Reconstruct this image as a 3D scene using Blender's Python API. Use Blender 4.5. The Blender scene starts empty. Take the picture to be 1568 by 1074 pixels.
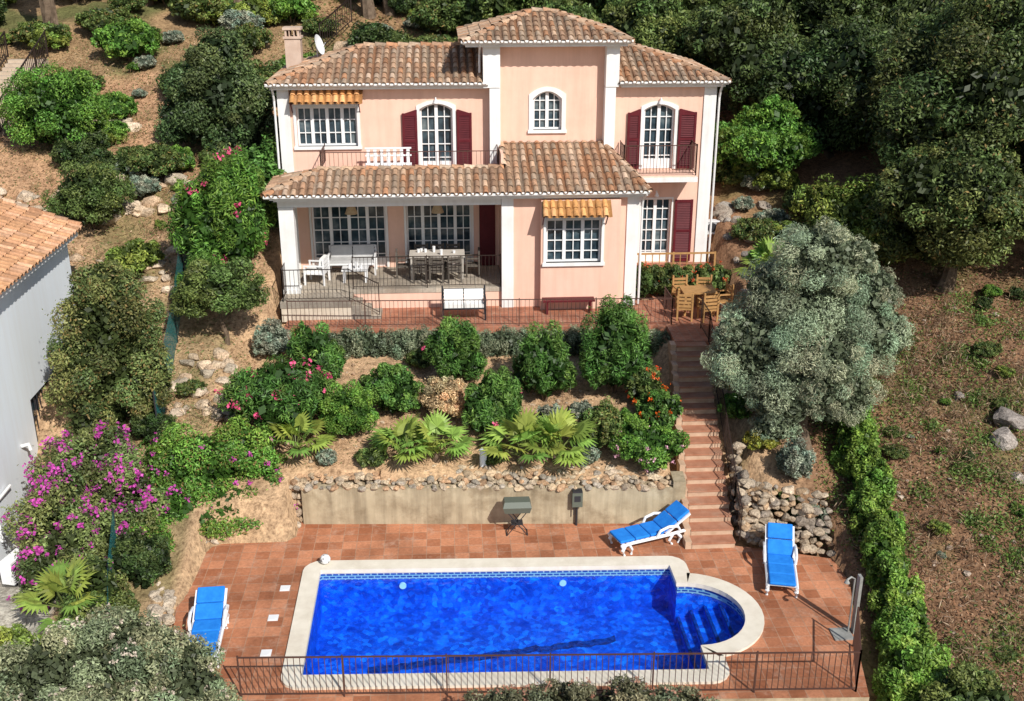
import bpy, bmesh, math, random
import numpy as np
from math import radians, sin, cos, pi, sqrt, atan2
from mathutils import Vector, Matrix, noise
random.seed(7); R=np.random.default_rng(7)
scene=bpy.context.scene
# ------------------------------------------------------------------ helpers
class MB:
    def __init__(s): s.v=[];s.c=[];s.f=[];s.n=0
    def add(s,v,f,mat=0,col=(1,1,1)):
        v=np.asarray(v,dtype=np.float32).reshape(-1,3)
        c=np.empty((len(v),4),np.float32); c[:,3]=1; c[:,:3]=np.asarray(col,np.float32)
        f=np.asarray(f,dtype=np.int32)
        if f.ndim==1: f=f[None,:]
        s.v.append(v);s.c.append(c);s.f.append((f+s.n,mat));s.n+=len(v)
    def build(s,name,mats,parent=None,smooth=False,loc=None):
        me=bpy.data.meshes.new(name)
        v=np.concatenate(s.v);c=np.concatenate(s.c)
        me.vertices.add(len(v)); me.vertices.foreach_set('co',v.ravel())
        L=np.concatenate([f.ravel() for f,_ in s.f])
        tot=np.concatenate([np.full(len(f),f.shape[1],np.int32) for f,_ in s.f])
        mi=np.concatenate([np.full(len(f),m,np.int32) for f,m in s.f])
        st=np.concatenate([[0],np.cumsum(tot)[:-1]]).astype(np.int32)
        me.loops.add(len(L)); me.loops.foreach_set('vertex_index',L)
        me.polygons.add(len(tot)); me.polygons.foreach_set('loop_start',st); me.polygons.foreach_set('loop_total',tot)
        me.polygons.foreach_set('material_index',mi)
        me.polygons.foreach_set('use_smooth',np.full(len(tot),bool(smooth)))
        a=me.color_attributes.new('Col','FLOAT_COLOR','POINT'); a.data.foreach_set('color',c.ravel())
        me.update(calc_edges=True); me.validate()
        for m in mats: me.materials.append(m)
        o=bpy.data.objects.new(name,me); scene.collection.objects.link(o)
        if parent: o.parent=parent
        if loc: o.location=loc
        return o
def empty(name):
    o=bpy.data.objects.new(name,None); scene.collection.objects.link(o); return o
BF=[[0,3,2,1],[4,5,6,7],[0,1,5,4],[1,2,6,5],[2,3,7,6],[3,0,4,7]]
def box(mb,x0,x1,y0,y1,z0,z1,mat=0,col=(1,1,1)):
    mb.add([(x0,y0,z0),(x1,y0,z0),(x1,y1,z0),(x0,y1,z0),(x0,y0,z1),(x1,y0,z1),(x1,y1,z1),(x0,y1,z1)],BF,mat,col)
def mbox(mb,M,size,mat=0,col=(1,1,1)):
    x,y,z=[q/2 for q in size]
    mb.add([tuple(M@Vector(p)) for p in [(-x,-y,-z),(x,-y,-z),(x,y,-z),(-x,y,-z),(-x,-y,z),(x,-y,z),(x,y,z),(-x,y,z)]],BF,mat,col)
def tube(mb,pts,rads,n=6,mat=0,col=(1,1,1),cap=True):
    pts=[Vector(p) for p in pts]
    if not hasattr(rads,'__len__'): rads=[rads]*len(pts)
    V=[];Fc=[]
    for i,p in enumerate(pts):
        d=(pts[min(i+1,len(pts)-1)]-pts[max(i-1,0)]).normalized()
        a=d.cross(Vector((0,0,1)))
        if a.length<1e-3: a=Vector((1,0,0))
        a.normalize(); b=d.cross(a).normalized()
        for k in range(n):
            t=2*pi*(k+.5)/n; V.append(tuple(p+a*cos(t)*rads[i]+b*sin(t)*rads[i]))
    for i in range(len(pts)-1):
        for k in range(n):
            k2=(k+1)%n; Fc.append([i*n+k,i*n+k2,(i+1)*n+k2,(i+1)*n+k])
    mb.add(V,Fc,mat,col)
    if cap:
        mb.add(V[:n],[list(range(n))[::-1]],mat,col); mb.add(V[-n:],[list(range(n))],mat,col)
_ico={}
def icod(s):
    if s not in _ico:
        b=bmesh.new(); bmesh.ops.create_icosphere(b,subdivisions=s,radius=1)
        _ico[s]=(np.array([v.co[:] for v in b.verts],np.float32),np.array([[v.index for v in f.verts] for f in b.faces],np.int32)); b.free()
    return _ico[s]
def rock(mb,c,r,col,s=2):
    V,Fc=icod(s); V=V.copy()
    for _ in range(9):
        n=R.normal(size=3); n/=np.linalg.norm(n); h=R.uniform(.5,.8)
        d=V@n; m=d>h; V[m]-=np.outer(d[m]-h,n)
    off=Vector(R.uniform(-50,50,3))
    for i in range(len(V)): V[i]*=1+.12*noise.noise(Vector(V[i].tolist())*2.5+off)
    a=R.uniform(0,6.28); ca,sa=cos(a),sin(a); V=V*np.array(r); V=np.stack([V[:,0]*ca-V[:,1]*sa,V[:,0]*sa+V[:,1]*ca,V[:,2]],1)
    mb.add(V+np.array(c),Fc,0,col)
# ------------------------------------------------------------------ materials
def mat(name,rough=.7,spec=.3,metal=0):
    m=bpy.data.materials.new(name); m.use_nodes=True; nt=m.node_tree; p=nt.nodes['Principled BSDF']
    p.inputs['Roughness'].default_value=rough; p.inputs['Specular IOR Level'].default_value=spec; p.inputs['Metallic'].default_value=metal
    return m,nt,p
def N(nt,t): return nt.nodes.new(t)
def ramp(nt,fac,stops):
    r=nt.nodes.new('ShaderNodeValToRGB'); e=r.color_ramp.elements
    e[0].position=stops[0][0]; e[0].color=(*stops[0][1],1); e[1].position=stops[-1][0]; e[1].color=(*stops[-1][1],1)
    for p_,c_ in stops[1:-1]:
        q=e.new(p_); q.color=(*c_,1)
    nt.links.new(fac,r.inputs[0]); return r.outputs[0]
def mixc(nt,a,b,fac,mode='MIX'):
    m=nt.nodes.new('ShaderNodeMix'); m.data_type='RGBA'; m.blend_type=mode
    for s,i in ((fac,0),(a,6),(b,7)):
        if isinstance(s,(int,float)): m.inputs[i].default_value=s
        elif isinstance(s,tuple): m.inputs[i].default_value=(*s,1)
        else: nt.links.new(s,m.inputs[i])
    return m.outputs[2]
def coords(nt): return nt.nodes.new('ShaderNodeTexCoord').outputs['Object']
def noisef(nt,scale,detail=5,rough=.6,vec=None):
    n=N(nt,'ShaderNodeTexNoise'); n.inputs['Scale'].default_value=scale; n.inputs['Detail'].default_value=detail; n.inputs['Roughness'].default_value=rough
    nt.links.new(vec if vec else coords(nt),n.inputs['Vector']); return n.outputs['Fac']
def bump(nt,p,h,st=.3,dist=.02):
    b=N(nt,'ShaderNodeBump'); b.inputs['Strength'].default_value=st; b.inputs['Distance'].default_value=dist
    nt.links.new(h,b.inputs['Height']); nt.links.new(b.outputs[0],p.inputs['Normal'])
def noisy(name,ca,cb,scale=3,rough=.8,bs=.3,bd=.01,spec=.25,dirt=None,dlo=.5,dhi=.68,streak=0):
    m,nt,p=mat(name,rough,spec)
    f=noisef(nt,scale); c=ramp(nt,f,[(.3,ca),(.7,cb)])
    if dirt:
        f2=noisef(nt,.9,8,.7); msk=ramp(nt,f2,[(dlo,(0,0,0)),(dhi,(1,1,1))]); c=mixc(nt,c,dirt,msk)
    if streak:
        mp=N(nt,'ShaderNodeMapping'); mp.inputs['Scale'].default_value=(5,5,.35); nt.links.new(coords(nt),mp.inputs[0])
        f3=noisef(nt,1,5,.6,mp.outputs[0]); k=1-streak
        c=mixc(nt,c,ramp(nt,f3,[(.42,(1,1,1)),(.72,(k,k*.98,k*.96))]),1.0,'MULTIPLY')
    nt.links.new(c,p.inputs['Base Color']); bump(nt,p,noisef(nt,scale*12,4),bs,bd); return m
def attrm(name,rough=.7,spec=.25,nscale=12,lo=.75,hi=1.2,bs=0,transl=0,fine=0):
    m,nt,p=mat(name,rough,spec)
    a=N(nt,'ShaderNodeAttribute'); a.attribute_name='Col'
    c=a.outputs['Color']
    if nscale:
        f=noisef(nt,nscale,6,.7); k=ramp(nt,f,[(.32,(lo,)*3),(.68,(hi,)*3)]); c=mixc(nt,c,k,1.0,'MULTIPLY')
    if fine:
        f=noisef(nt,fine,4,.75); k=ramp(nt,f,[(.35,(.5,.47,.45)),(.5,(.95,.95,.95)),(.68,(1.35,1.35,1.33))]); c=mixc(nt,c,k,1.0,'MULTIPLY')
    nt.links.new(c,p.inputs['Base Color'])
    if bs: bump(nt,p,noisef(nt,fine or nscale*2.5,6,.7),bs,.05)
    if transl:
        t=N(nt,'ShaderNodeBsdfTranslucent'); nt.links.new(c,t.inputs[0]); mx=N(nt,'ShaderNodeMixShader'); mx.inputs[0].default_value=transl
        nt.links.new(p.outputs[0],mx.inputs[1]); nt.links.new(t.outputs[0],mx.inputs[2]); nt.links.new(mx.outputs[0],nt.nodes['Material Output'].inputs[0])
    return m
M_leaf=attrm('foliage',.5,.35,0,transl=.28)
M_bark=noisy('bark',(.09,.06,.04),(.22,.16,.11),6,bs=.8,bd=.03)
M_wall=noisy('peach_stucco',(.78,.50,.39),(.83,.55,.435),1.2,bs=.25,dirt=(.73,.46,.36),dlo=.48,dhi=.8,streak=.1)
M_white=noisy('white_paint',(.74,.74,.74),(.82,.82,.81),2,.55,.1,dirt=(.66,.65,.62),dlo=.5,dhi=.85,streak=.1)
M_cream=noisy('pale_plaster',(.55,.48,.38),(.66,.60,.5),2,bs=.3,streak=.2)
M_frame=noisy('window_frame_white',(.76,.77,.78),(.8,.8,.8),5,.35,0)
M_roof=attrm('clay_tile',.85,.15,9,.65,1.25,.3)
M_rock=attrm('rock',.9,.15,3,.7,1.25,.8,fine=18)
M_iron,nt,p_=mat('wrought_iron',.5,.4,.3); p_.inputs[0].default_value=(.035,.022,.018,1)
M_rust,nt,p_=mat('painted_rail_brown',.55,.3,.1); p_.inputs[0].default_value=(.09,.045,.035,1)
M_glass,nt,p_=mat('window_glass',.05,.4)
nt.links.new(ramp(nt,noisef(nt,1.6,3),[(.35,(.015,.025,.035)),(.55,(.05,.08,.10)),(.7,(.16,.19,.2))]),p_.inputs[0])
M_shut=noisy('burgundy_shutter',(.085,.008,.014),(.12,.014,.02),4,.5,.1)
M_plast=noisy('white_plastic',(.72,.73,.75),(.8,.8,.8),4,.35,0)
M_cush=noisy('blue_fabric',(.01,.17,.62),(.02,.24,.76),7,.8,.3)
M_wood=noisy('teak_wood',(.35,.19,.07),(.5,.28,.11),8,.6,.2)
M_conc=noisy('concrete_render',(.36,.29,.19),(.54,.46,.32),1.6,bs=.4,dirt=(.24,.18,.11),streak=.4)
M_metalg,nt,p_=mat('painted_metal_green_grey',.5,.4); p_.inputs[0].default_value=(.11,.125,.10,1)
M_dark,nt,p_=mat('dark_metal',.5,.4); p_.inputs[0].default_value=(.03,.03,.035,1)
M_nwall=noisy('neighbour_white_wall',(.78,.83,.88),(.8,.85,.9),.8,bs=.12,streak=.04)
M_cop=noisy('coping_stone',(.66,.60,.49),(.78,.72,.61),3,bs=.2,dirt=(.58,.5,.4),dlo=.5,dhi=.8)
M_net,nt,p_=mat('teal_netting',.8,.2); p_.inputs[0].default_value=(.03,.2,.2,1)
tr=N(nt,'ShaderNodeBsdfTransparent'); mx=N(nt,'ShaderNodeMixShader')
wv=noisef(nt,60,2); th=ramp(nt,wv,[(.42,(0,0,0)),(.52,(1,1,1))]); nt.links.new(th,mx.inputs[0])
nt.links.new(tr.outputs[0],mx.inputs[1]); nt.links.new(p_.outputs[0],mx.inputs[2]); nt.links.new(mx.outputs[0],nt.nodes['Material Output'].inputs[0])
def tilemat(name,c1,c2,mortar,size,rot=0,stain=(.5,.33,.24),msize=.012):
    m,nt,p=mat(name,.75,.25)
    mp=N(nt,'ShaderNodeMapping'); nt.links.new(coords(nt),mp.inputs[0]); mp.inputs['Rotation'].default_value=(0,0,rot)
    b=N(nt,'ShaderNodeTexBrick'); b.offset=0; b.squash=1
    nt.links.new(mp.outputs[0],b.inputs['Vector'])
    b.inputs['Color1'].default_value=(*c1,1); b.inputs['Color2'].default_value=(*c2,1); b.inputs['Mortar'].default_value=(*mortar,1)
    b.inputs['Scale'].default_value=1; b.inputs['Mortar Size'].default_value=msize; b.inputs['Brick Width'].default_value=size; b.inputs['Row Height'].default_value=size
    b.inputs['Mortar Smooth'].default_value=.3; b.inputs['Bias'].default_value=0
    f=noisef(nt,.7,6,.65); k=ramp(nt,f,[(.35,(.70,.68,.66)),(.6,(1.12,1.12,1.1))]); c=mixc(nt,b.outputs['Color'],k,1.0,'MULTIPLY')
    f2=noisef(nt,2.3,7,.7); c=mixc(nt,c,stain,ramp(nt,f2,[(.54,(0,0,0)),(.75,(.8,.8,.8))]))
    f3=noisef(nt,14,5,.7); c=mixc(nt,c,ramp(nt,f3,[(.3,(.78,.78,.78)),(.7,(1.15,1.15,1.15))]),1.0,'MULTIPLY')
    nt.links.new(c,p.inputs[0]); bump(nt,p,b.outputs['Fac'],-.3,.01); return m
M_deck=tilemat('terracotta_tiles',(.33,.12,.058),(.56,.245,.135),(.40,.24,.16),.33,msize=.009)
M_walk=tilemat('terracotta_walkway_tiles',(.36,.14,.085),(.47,.2,.12),(.36,.22,.16),.25)
M_pfl=tilemat('porch_floor_tiles',(.40,.35,.29),(.48,.41,.33),(.3,.27,.23),.4,stain=(.45,.4,.35))
M_pool,nt,p_=mat('pool_mosaic_ripple_light',.4,.3)
b=N(nt,'ShaderNodeTexVoronoi'); b.inputs['Scale'].default_value=9; nt.links.new(coords(nt),b.inputs[0])
sp=N(nt,'ShaderNodeSeparateColor'); nt.links.new(b.outputs['Color'],sp.inputs[0])
c=ramp(nt,sp.outputs[0],[(.0,(.002,.055,.52)),(.6,(.004,.10,.72)),(1,(.015,.20,.95))])
c=mixc(nt,c,ramp(nt,noisef(nt,2.2,6,.75),[(.38,(.55,.55,.68)),(.5,(.95,.95,.95)),(.64,(1.3,1.5,1.2))]),1.0,'MULTIPLY'); nt.links.new(c,p_.inputs[0])  # noise mottling paints rippled water light into the mosaic's own colour
M_pdark,nt,p_=mat('pool_mosaic_navy',.4,.3)
nt.links.new(ramp(nt,noisef(nt,9,3),[(.4,(.002,.012,.13)),(.6,(.004,.05,.32))]),p_.inputs[0])
M_band,nt,p_=mat('greek_key_mosaic_band',.4,.3)
sx=N(nt,'ShaderNodeSeparateXYZ'); nt.links.new(coords(nt),sx.inputs[0]); ad=N(nt,'ShaderNodeMath'); nt.links.new(sx.outputs[0],ad.inputs[0]); nt.links.new(sx.outputs[1],ad.inputs[1])
cb=N(nt,'ShaderNodeCombineXYZ'); nt.links.new(ad.outputs[0],cb.inputs[0]); nt.links.new(sx.outputs[2],cb.inputs[1])
b=N(nt,'ShaderNodeTexBrick'); nt.links.new(cb.outputs[0],b.inputs[0]); b.inputs['Scale'].default_value=1; b.inputs['Brick Width'].default_value=.14; b.inputs['Row Height'].default_value=.07; b.inputs['Mortar Size'].default_value=.014
b.inputs['Color1'].default_value=(.015,.05,.3,1); b.inputs['Color2'].default_value=(.03,.1,.4,1); b.inputs['Mortar'].default_value=(.5,.55,.6,1)
nt.links.new(b.outputs[0],p_.inputs[0])
M_water=bpy.data.materials.new('pool_water'); M_water.use_nodes=True; nt=M_water.node_tree; nt.nodes.remove(nt.nodes['Principled BSDF'])
tr=N(nt,'ShaderNodeBsdfTransparent'); tr.inputs[0].default_value=(.62,.9,1,1)
gl=N(nt,'ShaderNodeBsdfGlossy'); gl.inputs['Roughness'].default_value=.03
bp=N(nt,'ShaderNodeBump'); bp.inputs['Strength'].default_value=.6; bp.inputs['Distance'].default_value=.06
nt.links.new(noisef(nt,5,3,.5),bp.inputs['Height']); nt.links.new(bp.outputs[0],gl.inputs['Normal'])
lw=N(nt,'ShaderNodeLayerWeight'); lw.inputs['Blend'].default_value=.5; nt.links.new(bp.outputs[0],lw.inputs['Normal'])
pw=N(nt,'ShaderNodeMath'); pw.operation='POWER'; nt.links.new(lw.outputs['Facing'],pw.inputs[0]); pw.inputs[1].default_value=5
ma=N(nt,'ShaderNodeMath'); ma.operation='MULTIPLY_ADD'; nt.links.new(pw.outputs[0],ma.inputs[0]); ma.inputs[1].default_value=.95; ma.inputs[2].default_value=.02
mx=N(nt,'ShaderNodeMixShader'); nt.links.new(ma.outputs[0],mx.inputs[0]); nt.links.new(tr.outputs[0],mx.inputs[1]); nt.links.new(gl.outputs[0],mx.inputs[2])
nt.links.new(mx.outputs[0],nt.nodes['Material Output'].inputs[0])
M_ground=attrm('soil',.95,.1,1.5,.75,1.2,.9,fine=9)
M_step=noisy('terracotta_step',(.33,.14,.08),(.44,.21,.13),5,dirt=(.42,.28,.2),dlo=.48,dhi=.75)
# ------------------------------------------------------------------ terrain
def smooth(a,b,x): t=np.clip((x-a)/(b-a),0,1); return t*t*(3-2*t)
def zh(x,y):
    x=np.asarray(x,float); y=np.asarray(y,float)
    z=np.where(y>17,-1+.34*(np.minimum(y,62)-17)+.05*np.maximum(0,np.minimum(y,150)-62),-1-.35*(17-np.maximum(y,8)))
    return z+.10*np.clip(x-10,0,12)*smooth(14,24,y)
def wally(x): return 23.33-.057*(x+3.67)
def terr(x,y):
    x=np.asarray(x,float); y=np.asarray(y,float)
    z=zh(x,y)
    nb=smooth(-8.2,-9.2,x)*(1-smooth(23.5,27,y)); z=z*(1-nb)+np.minimum(z,-.25)*nb
    gm=smooth(-6.4,-5.4,x)*(1-smooth(5.75,6.1,x))*(y>22.5)*(y<29.3); z=z*(1-gm)+np.minimum(z,1.1+.23*(y-23.2))*gm
    def lim(z,m,h): return np.where(m,np.minimum(z,h),z)
    z=lim(z,(x>-6.0)&(x<8.9)&(y>15.6)&(y<22.6),-.12)
    z=lim(z,(x>-4.0)&(x<5.7)&(y>15.6)&(y<wally(x)+.27),-.12)
    z=lim(z,(x>-3.9)&(x<6.7)&(y>16.6)&(y<21.7),-1.9)
    z=lim(z,(x>-5.1)&(x<8.7)&(y>29.2)&(y<39),2.8)
    z=lim(z,(x>5.5)&(x<8.7)&(y>27.8)&(y<39),2.8)
    ms=(x>5.3)&(x<7.3)&(y>21)&(y<28.2); z=np.where(ms,np.minimum(z,.5*(y-21.6)-.45),z)
    return z
def nzf(x,y):
    if (-6.2<x<9.0 and 15.4<y<23.3) or (-5.3<x<8.8 and 27.8<y<39) : return 0
    q=Vector((x,y,0)); k=noise.noise(q*.35)*.35+noise.noise(q*1.3)*.14+noise.noise(q*3)*.07
    if -5.6<x<7.3 and 23.1<=y<=28.5: return k*.3
    return k
xs=np.concatenate([np.linspace(-220,-32,14),np.arange(-30,34,.25),np.linspace(35,220,14)])
ys=np.concatenate([np.linspace(-160,0,10),np.arange(3,62,.25),np.linspace(64,320,16)])
X,Y=np.meshgrid(xs,ys); Z=terr(X,Y)
nz=np.array([nzf(a,b) for a,b in zip(X.ravel().tolist(),Y.ravel().tolist())]).reshape(Z.shape); Z=Z+nz
def gza(x,y):
    i=np.clip(np.searchsorted(xs,x)-1,0,len(xs)-2); j=np.clip(np.searchsorted(ys,y)-1,0,len(ys)-2)
    tx=(x-xs[i])/(xs[i+1]-xs[i]); ty=(y-ys[j])/(ys[j+1]-ys[j])
    return (Z[j,i]*(1-tx)+Z[j,i+1]*tx)*(1-ty)+(Z[j+1,i]*(1-tx)+Z[j+1,i+1]*tx)*ty
def ground_z(x,y): return float(gza(np.array([x]),np.array([y]))[0])
P=np.stack([X.ravel(),Y.ravel(),Z.ravel()],1)
nx=len(xs); ny=len(ys); I=np.arange(nx*ny).reshape(ny,nx)
Fq=np.stack([I[:-1,:-1].ravel(),I[:-1,1:].ravel(),I[1:,1:].ravel(),I[1:,:-1].ravel()],1)
col=np.zeros((len(P),3))
sand=np.array((.54,.36,.215)); litter=np.array((.27,.155,.09)); red=np.array((.40,.22,.125)); green=np.array((.08,.11,.035)); pale=np.array((.45,.42,.36)); brown=np.array((.32,.19,.11))
for k,(x,y,z) in enumerate(P.tolist()):
    n1=noise.noise(Vector((x*.25,y*.25,3))); n2=noise.noise(Vector((x*.9,y*.9,9))); n3=noise.noise(Vector((x*2,y*2,5)))
    c=sand.copy()
    b_=min(1,max(0,(n2+n3*.7)*2)); c=c*(1-b_*.5)+brown*b_*.5
    t=min(1,max(0,(x-7.6)/1.2)); c=c*(1-t)+litter*t
    if y>31: 
        s=min(1,(y-31)/5); s*=.6 if x<-5 else .9; c=c*(1-s)+red*s
    g=min(1,max(0,(n1+n2*.6-.05)*3)); g*= .55 if (x>7 or y>30 or x<-6) else .06
    if y>44: g=min(1,g+.3)
    c=c*(1-g)+green*g
    if x<-8.6 and y<23.5: c=pale
    col[k]=c*(1+.3*n2)
mb=MB(); mb.add(P,Fq,0,col); mb.build('ground',[M_ground],smooth=True)
# ------------------------------------------------------------------ pool deck
FL,BL,BR,FR=(-3.05,17.42),(-3.07,21.2),(4.9,20.92),(4.94,17.12)
def corner(p,a0,a1,r=.06,n=5):
    return [(p[0]+r*cos(radians(a0+(a1-a0)*i/(n-1))),p[1]+r*sin(radians(a0+(a1-a0)*i/(n-1)))) for i in range(n)]
e=.06
loop=[]
loop+=corner((FR[0]-e,FR[1]+e),0,-90)
loop+=corner((FL[0]+e,FL[1]+e),-90,-180)
loop+=corner((BL[0]+e,BL[1]-e),180,90)
loop+=corner((BR[0]-e,BR[1]-e),90,0)
loop+=[(4.91,20.2)]
for i in range(1,20):
    t=radians(90-180*i/20); loop.append((4.95+1.17*cos(t),19.04+1.16*sin(t)))
loop+=[(4.94,17.88)]
def offset(lp,d):
    out=[];n=len(lp)
    for i in range(n):
        p=Vector(lp[i]);a=Vector(lp[i-1]);b=Vector(lp[(i+1)%n])
        d1=(p-a).normalized();d2=(b-p).normalized()
        n1=Vector((-d1.y,d1.x));n2=Vector((-d2.y,d2.x)); m=(n1+n2); m.normalize()
        k=d/max(.6,m.dot(n1)); out.append((p.x+m.x*k,p.y+m.y*k))
    return out
def area(lp): return sum(lp[i-1][0]*lp[i][1]-lp[i][0]*lp[i-1][1] for i in range(len(lp)))/2
sg=1 if area(loop)<0 else -1
out_=offset(loop,.36*sg); mid_=offset(loop,.2*sg); inn_=offset(loop,-.03*sg)
def fillmesh(name,loops,z,mats,skirt=None,parent=None):
    b=bmesh.new(); es=[]
    for lp in loops:
        vs=[b.verts.new((x,y,z)) for x,y in lp]
        for i in range(len(vs)): es.append(b.edges.new((vs[i-1],vs[i])))
    bmesh.ops.triangle_fill(b,edges=es,use_beauty=True)
    for f in b.faces:
        if f.normal.z<0: f.normal_flip()
    if skirt:
        lp=loops[0]
        for i in range(len(lp)):
            a,c_=lp[i-1],lp[i]
            vv=[b.verts.new(q) for q in ((a[0],a[1],z),(c_[0],c_[1],z),(c_[0],c_[1],skirt),(a[0],a[1],skirt))]
            f=b.faces.new(vv); f.material_index=len(mats)-1
    me=bpy.data.meshes.new(name); b.to_mesh(me); b.free()
    for m in mats: me.materials.append(m)
    o=bpy.data.objects.new(name,me); scene.collection.objects.link(o)
    if parent:o.parent=parent
    return o
deck_out=[(-4.15,16.75),(7.75,16.2),(8.1,17.8),(8.75,20.0),(8.7,21.0),(7.6,21.4),(6.6,21.7),(6.6,22.9),(5.6,23.0),(-3.7,23.45),(-4.4,23.15),(-5.7,22.4),(-6.1,21.3),(-6.05,20.4),(-5.9,19.4),(-5.7,18.2),(-5.0,17.0)]
fillmesh('pool_deck',[deck_out,mid_],0.0,[M_deck,M_conc],skirt=-1.5)
pool=empty('swimming_pool')
n=len(loop)
mb=MB()
V=[(x,y,.055) for x,y in inn_]+[(x,y,.055) for x,y in out_]+[(x,y,-.05) for x,y in inn_]+[(x,y,-.02) for x,y in out_]
Fc=[]
for i in range(n):
    j=(i+1)%n; Fc+=[[i,j,n+j,n+i],[i,2*n+i,2*n+j,j],[n+i,n+j,3*n+j,3*n+i]]
mb.add(V,Fc); mb.build('coping',[M_cop],pool)
mb=MB(); V=[(x,y,-.04) for x,y in loop]+[(x,y,-.24) for x,y in loop]+[(x,y,-1.5) for x,y in loop]
mb.add(V,[[i,(i+1)%n,n+(i+1)%n,n+i] for i in range(n)],1); mb.add(V,[[n+i,n+(i+1)%n,2*n+(i+1)%n,2*n+i] for i in range(n)],0)
box(mb,-3.6,6.4,16.9,21.5,-1.7,-1.1,0)
for k,(xa,zt) in enumerate([(4.95,-.86),(5.22,-.68),(5.5,-.5),(5.78,-.32)]):
    yh=min(1.16,sqrt(max(.01,1.16**2-max(0,(xa-4.95))**2))+.02)
    box(mb,xa,6.25,19.04-yh,19.04+yh,-1.09+.001*k,zt,0)
    box(mb,xa-.004,xa+.06,19.04-yh,19.04+yh,zt-.06,zt+.004,2)
def wav(y0,y1,w_,x0,x1):
    m=70; V=[]
    for i in range(m+1):
        t=i/m; x=x0+(x1-x0)*t; y=y0+(y1-y0)*t+.09*noise.noise(Vector((x*3.3,0,1)))+.04*noise.noise(Vector((x*9,2,1))); V+=[(x,y-w_,-1.09),(x,y+w_,-1.09)]
    mb.add(V,[[2*i,2*i+2,2*i+3,2*i+1] for i in range(m)],2)
wav(19.0,19.75,.11,-1.9,3.5)
mb.build('basin',[M_pool,M_band,M_pdark],pool)
fillmesh('water',[offset(loop,.01*sg)],-.1,[M_water],parent=pool)
for x,y in ((-1.2,21.06),(2.45,20.95)):
    mb=MB(); tube(mb,[(x,y+.1,-.4),(x,y+.03,-.4)],.08,12); mb.build('inlet',[M_plast],pool)
for x,y in ((-3.75,20.55),(-3.85,19.45),(-3.82,18.25)):
    mb=MB(); tube(mb,[(x,y,.0),(x,y,.012)],.15,4); tube(mb,[(x,y,.012),(x,y,.018)],.09,12); mb.build('skimmer_lid',[M_plast])
mb=MB(); V,Fc=icod(3); V2=V*.12+np.array((-2.95,21.42,.175)); cc=np.where((np.sin(V[:,0:1]*7)*np.sin(V[:,1:2]*7)*np.sin(V[:,2:3]*7+1)>.35),.06,.75)*np.ones((1,3)); mb.add(V2,Fc,0,cc); mb.build('football',[attrm('ball',.4,.4,0)],smooth=True)
# ------------------------------------------------------------------ rails
def railing(name,pts,h=.9,sp=.12,r=.009,m=None,posts=1.9,base=.08,parent=None):
    mb=MB()
    for a,b_ in zip(pts[:-1],pts[1:]):
        a=Vector(a);b_=Vector(b_);L=(b_-a).length
        tube(mb,[a+Vector((0,0,h)),b_+Vector((0,0,h))],r*2,4); tube(mb,[a+Vector((0,0,base)),b_+Vector((0,0,base))],r*1.4,4)
        k=max(1,int(L/sp))
        for i in range(k+1):
            p=a.lerp(b_,i/k); tube(mb,[p+Vector((0,0,base)),p+Vector((0,0,h))],r,4,cap=False)
        k=max(1,round(L/posts))
        for i in range(k+1):
            p=a.lerp(b_,i/k); tube(mb,[p,p+Vector((0,0,h+.04))],r*2.2,4)
    return mb.build(name,[m or M_iron],parent)
railing('pool_fence',[(-4.08,16.92,0),(7.55,16.38,0),(8.0,17.75,0)],.9,.115,.009,M_rust,1.95)
railing('walkway_railing',[(-4.6,29.35,2.95),(6.38,28.98,2.95),(6.36,30.0,2.95)],.8,.12,.008,M_rust,2.2)
railing('stair_railing',[(6.72,21.8,.1),(6.76,22.6,.5),(7.12,27.5,2.95),(7.15,28.6,2.95)],.85,.13,.008,M_iron,1.6)
# ------------------------------------------------------------------ retaining wall and walkway
def prism(mb,a,b_,t,z0,z1,mat=0):
    a=Vector((*a,0));b_=Vector((*b_,0));d=(b_-a).normalized();nn=Vector((-d.y,d.x,0))*t
    c=[a,b_,b_+nn,a+nn]; mb.add([(q.x,q.y,z0) for q in c]+[(q.x,q.y,z1) for q in c],BF,mat)
mb=MB()
prism(mb,(-3.67,23.33),(5.6,22.8),.55,-.2,.97)
prism(mb,(5.3,22.825),(5.6,22.808),.56,.971,1.14)
mb.build('retaining_wall',[M_conc])
def rockrow(mb,pts,size,n,zj=.05,cols=((.56,.42,.28),(.48,.38,.28),(.60,.48,.34),(.52,.33,.2),(.44,.38,.31)),s=2,asp=(.62,.5,.42)):
    for i in range(n):
        t=(i+.5)/n*(len(pts)-1); k=min(int(t),len(pts)-2); q=Vector(pts[k]).lerp(Vector(pts[k+1]),t-k)
        sz=size*random.uniform(.6,1.35); c=np.array(random.choice(cols))*random.uniform(.75,1.15)
        rock(mb,(q.x+random.uniform(-.3,.3)*size,q.y+random.uniform(-.3,.3)*size,q.z+random.uniform(-zj,zj)),(sz*asp[0],sz*asp[1],sz*asp[2]),c,s)
mb=MB()
for dy,dz,k in ((.05,.98,62),(.18,1.03,62),(.32,1.08,60),(.48,1.12,50),(.66,1.16,30)):
    rockrow(mb,[(-3.95,23.36+dy,dz),(5.3,22.85+dy,dz)],.2,k,.025,asp=(.7,.5,.36))
for r_ in range(6): rockrow(mb,[(-4.1,23.45+r_*.05,.05+.2*r_),(-3.66,23.4+r_*.05,.08+.2*r_)],.24,3)
mb.build('rubble_stone_edging',[M_rock])
mb=MB()
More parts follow.
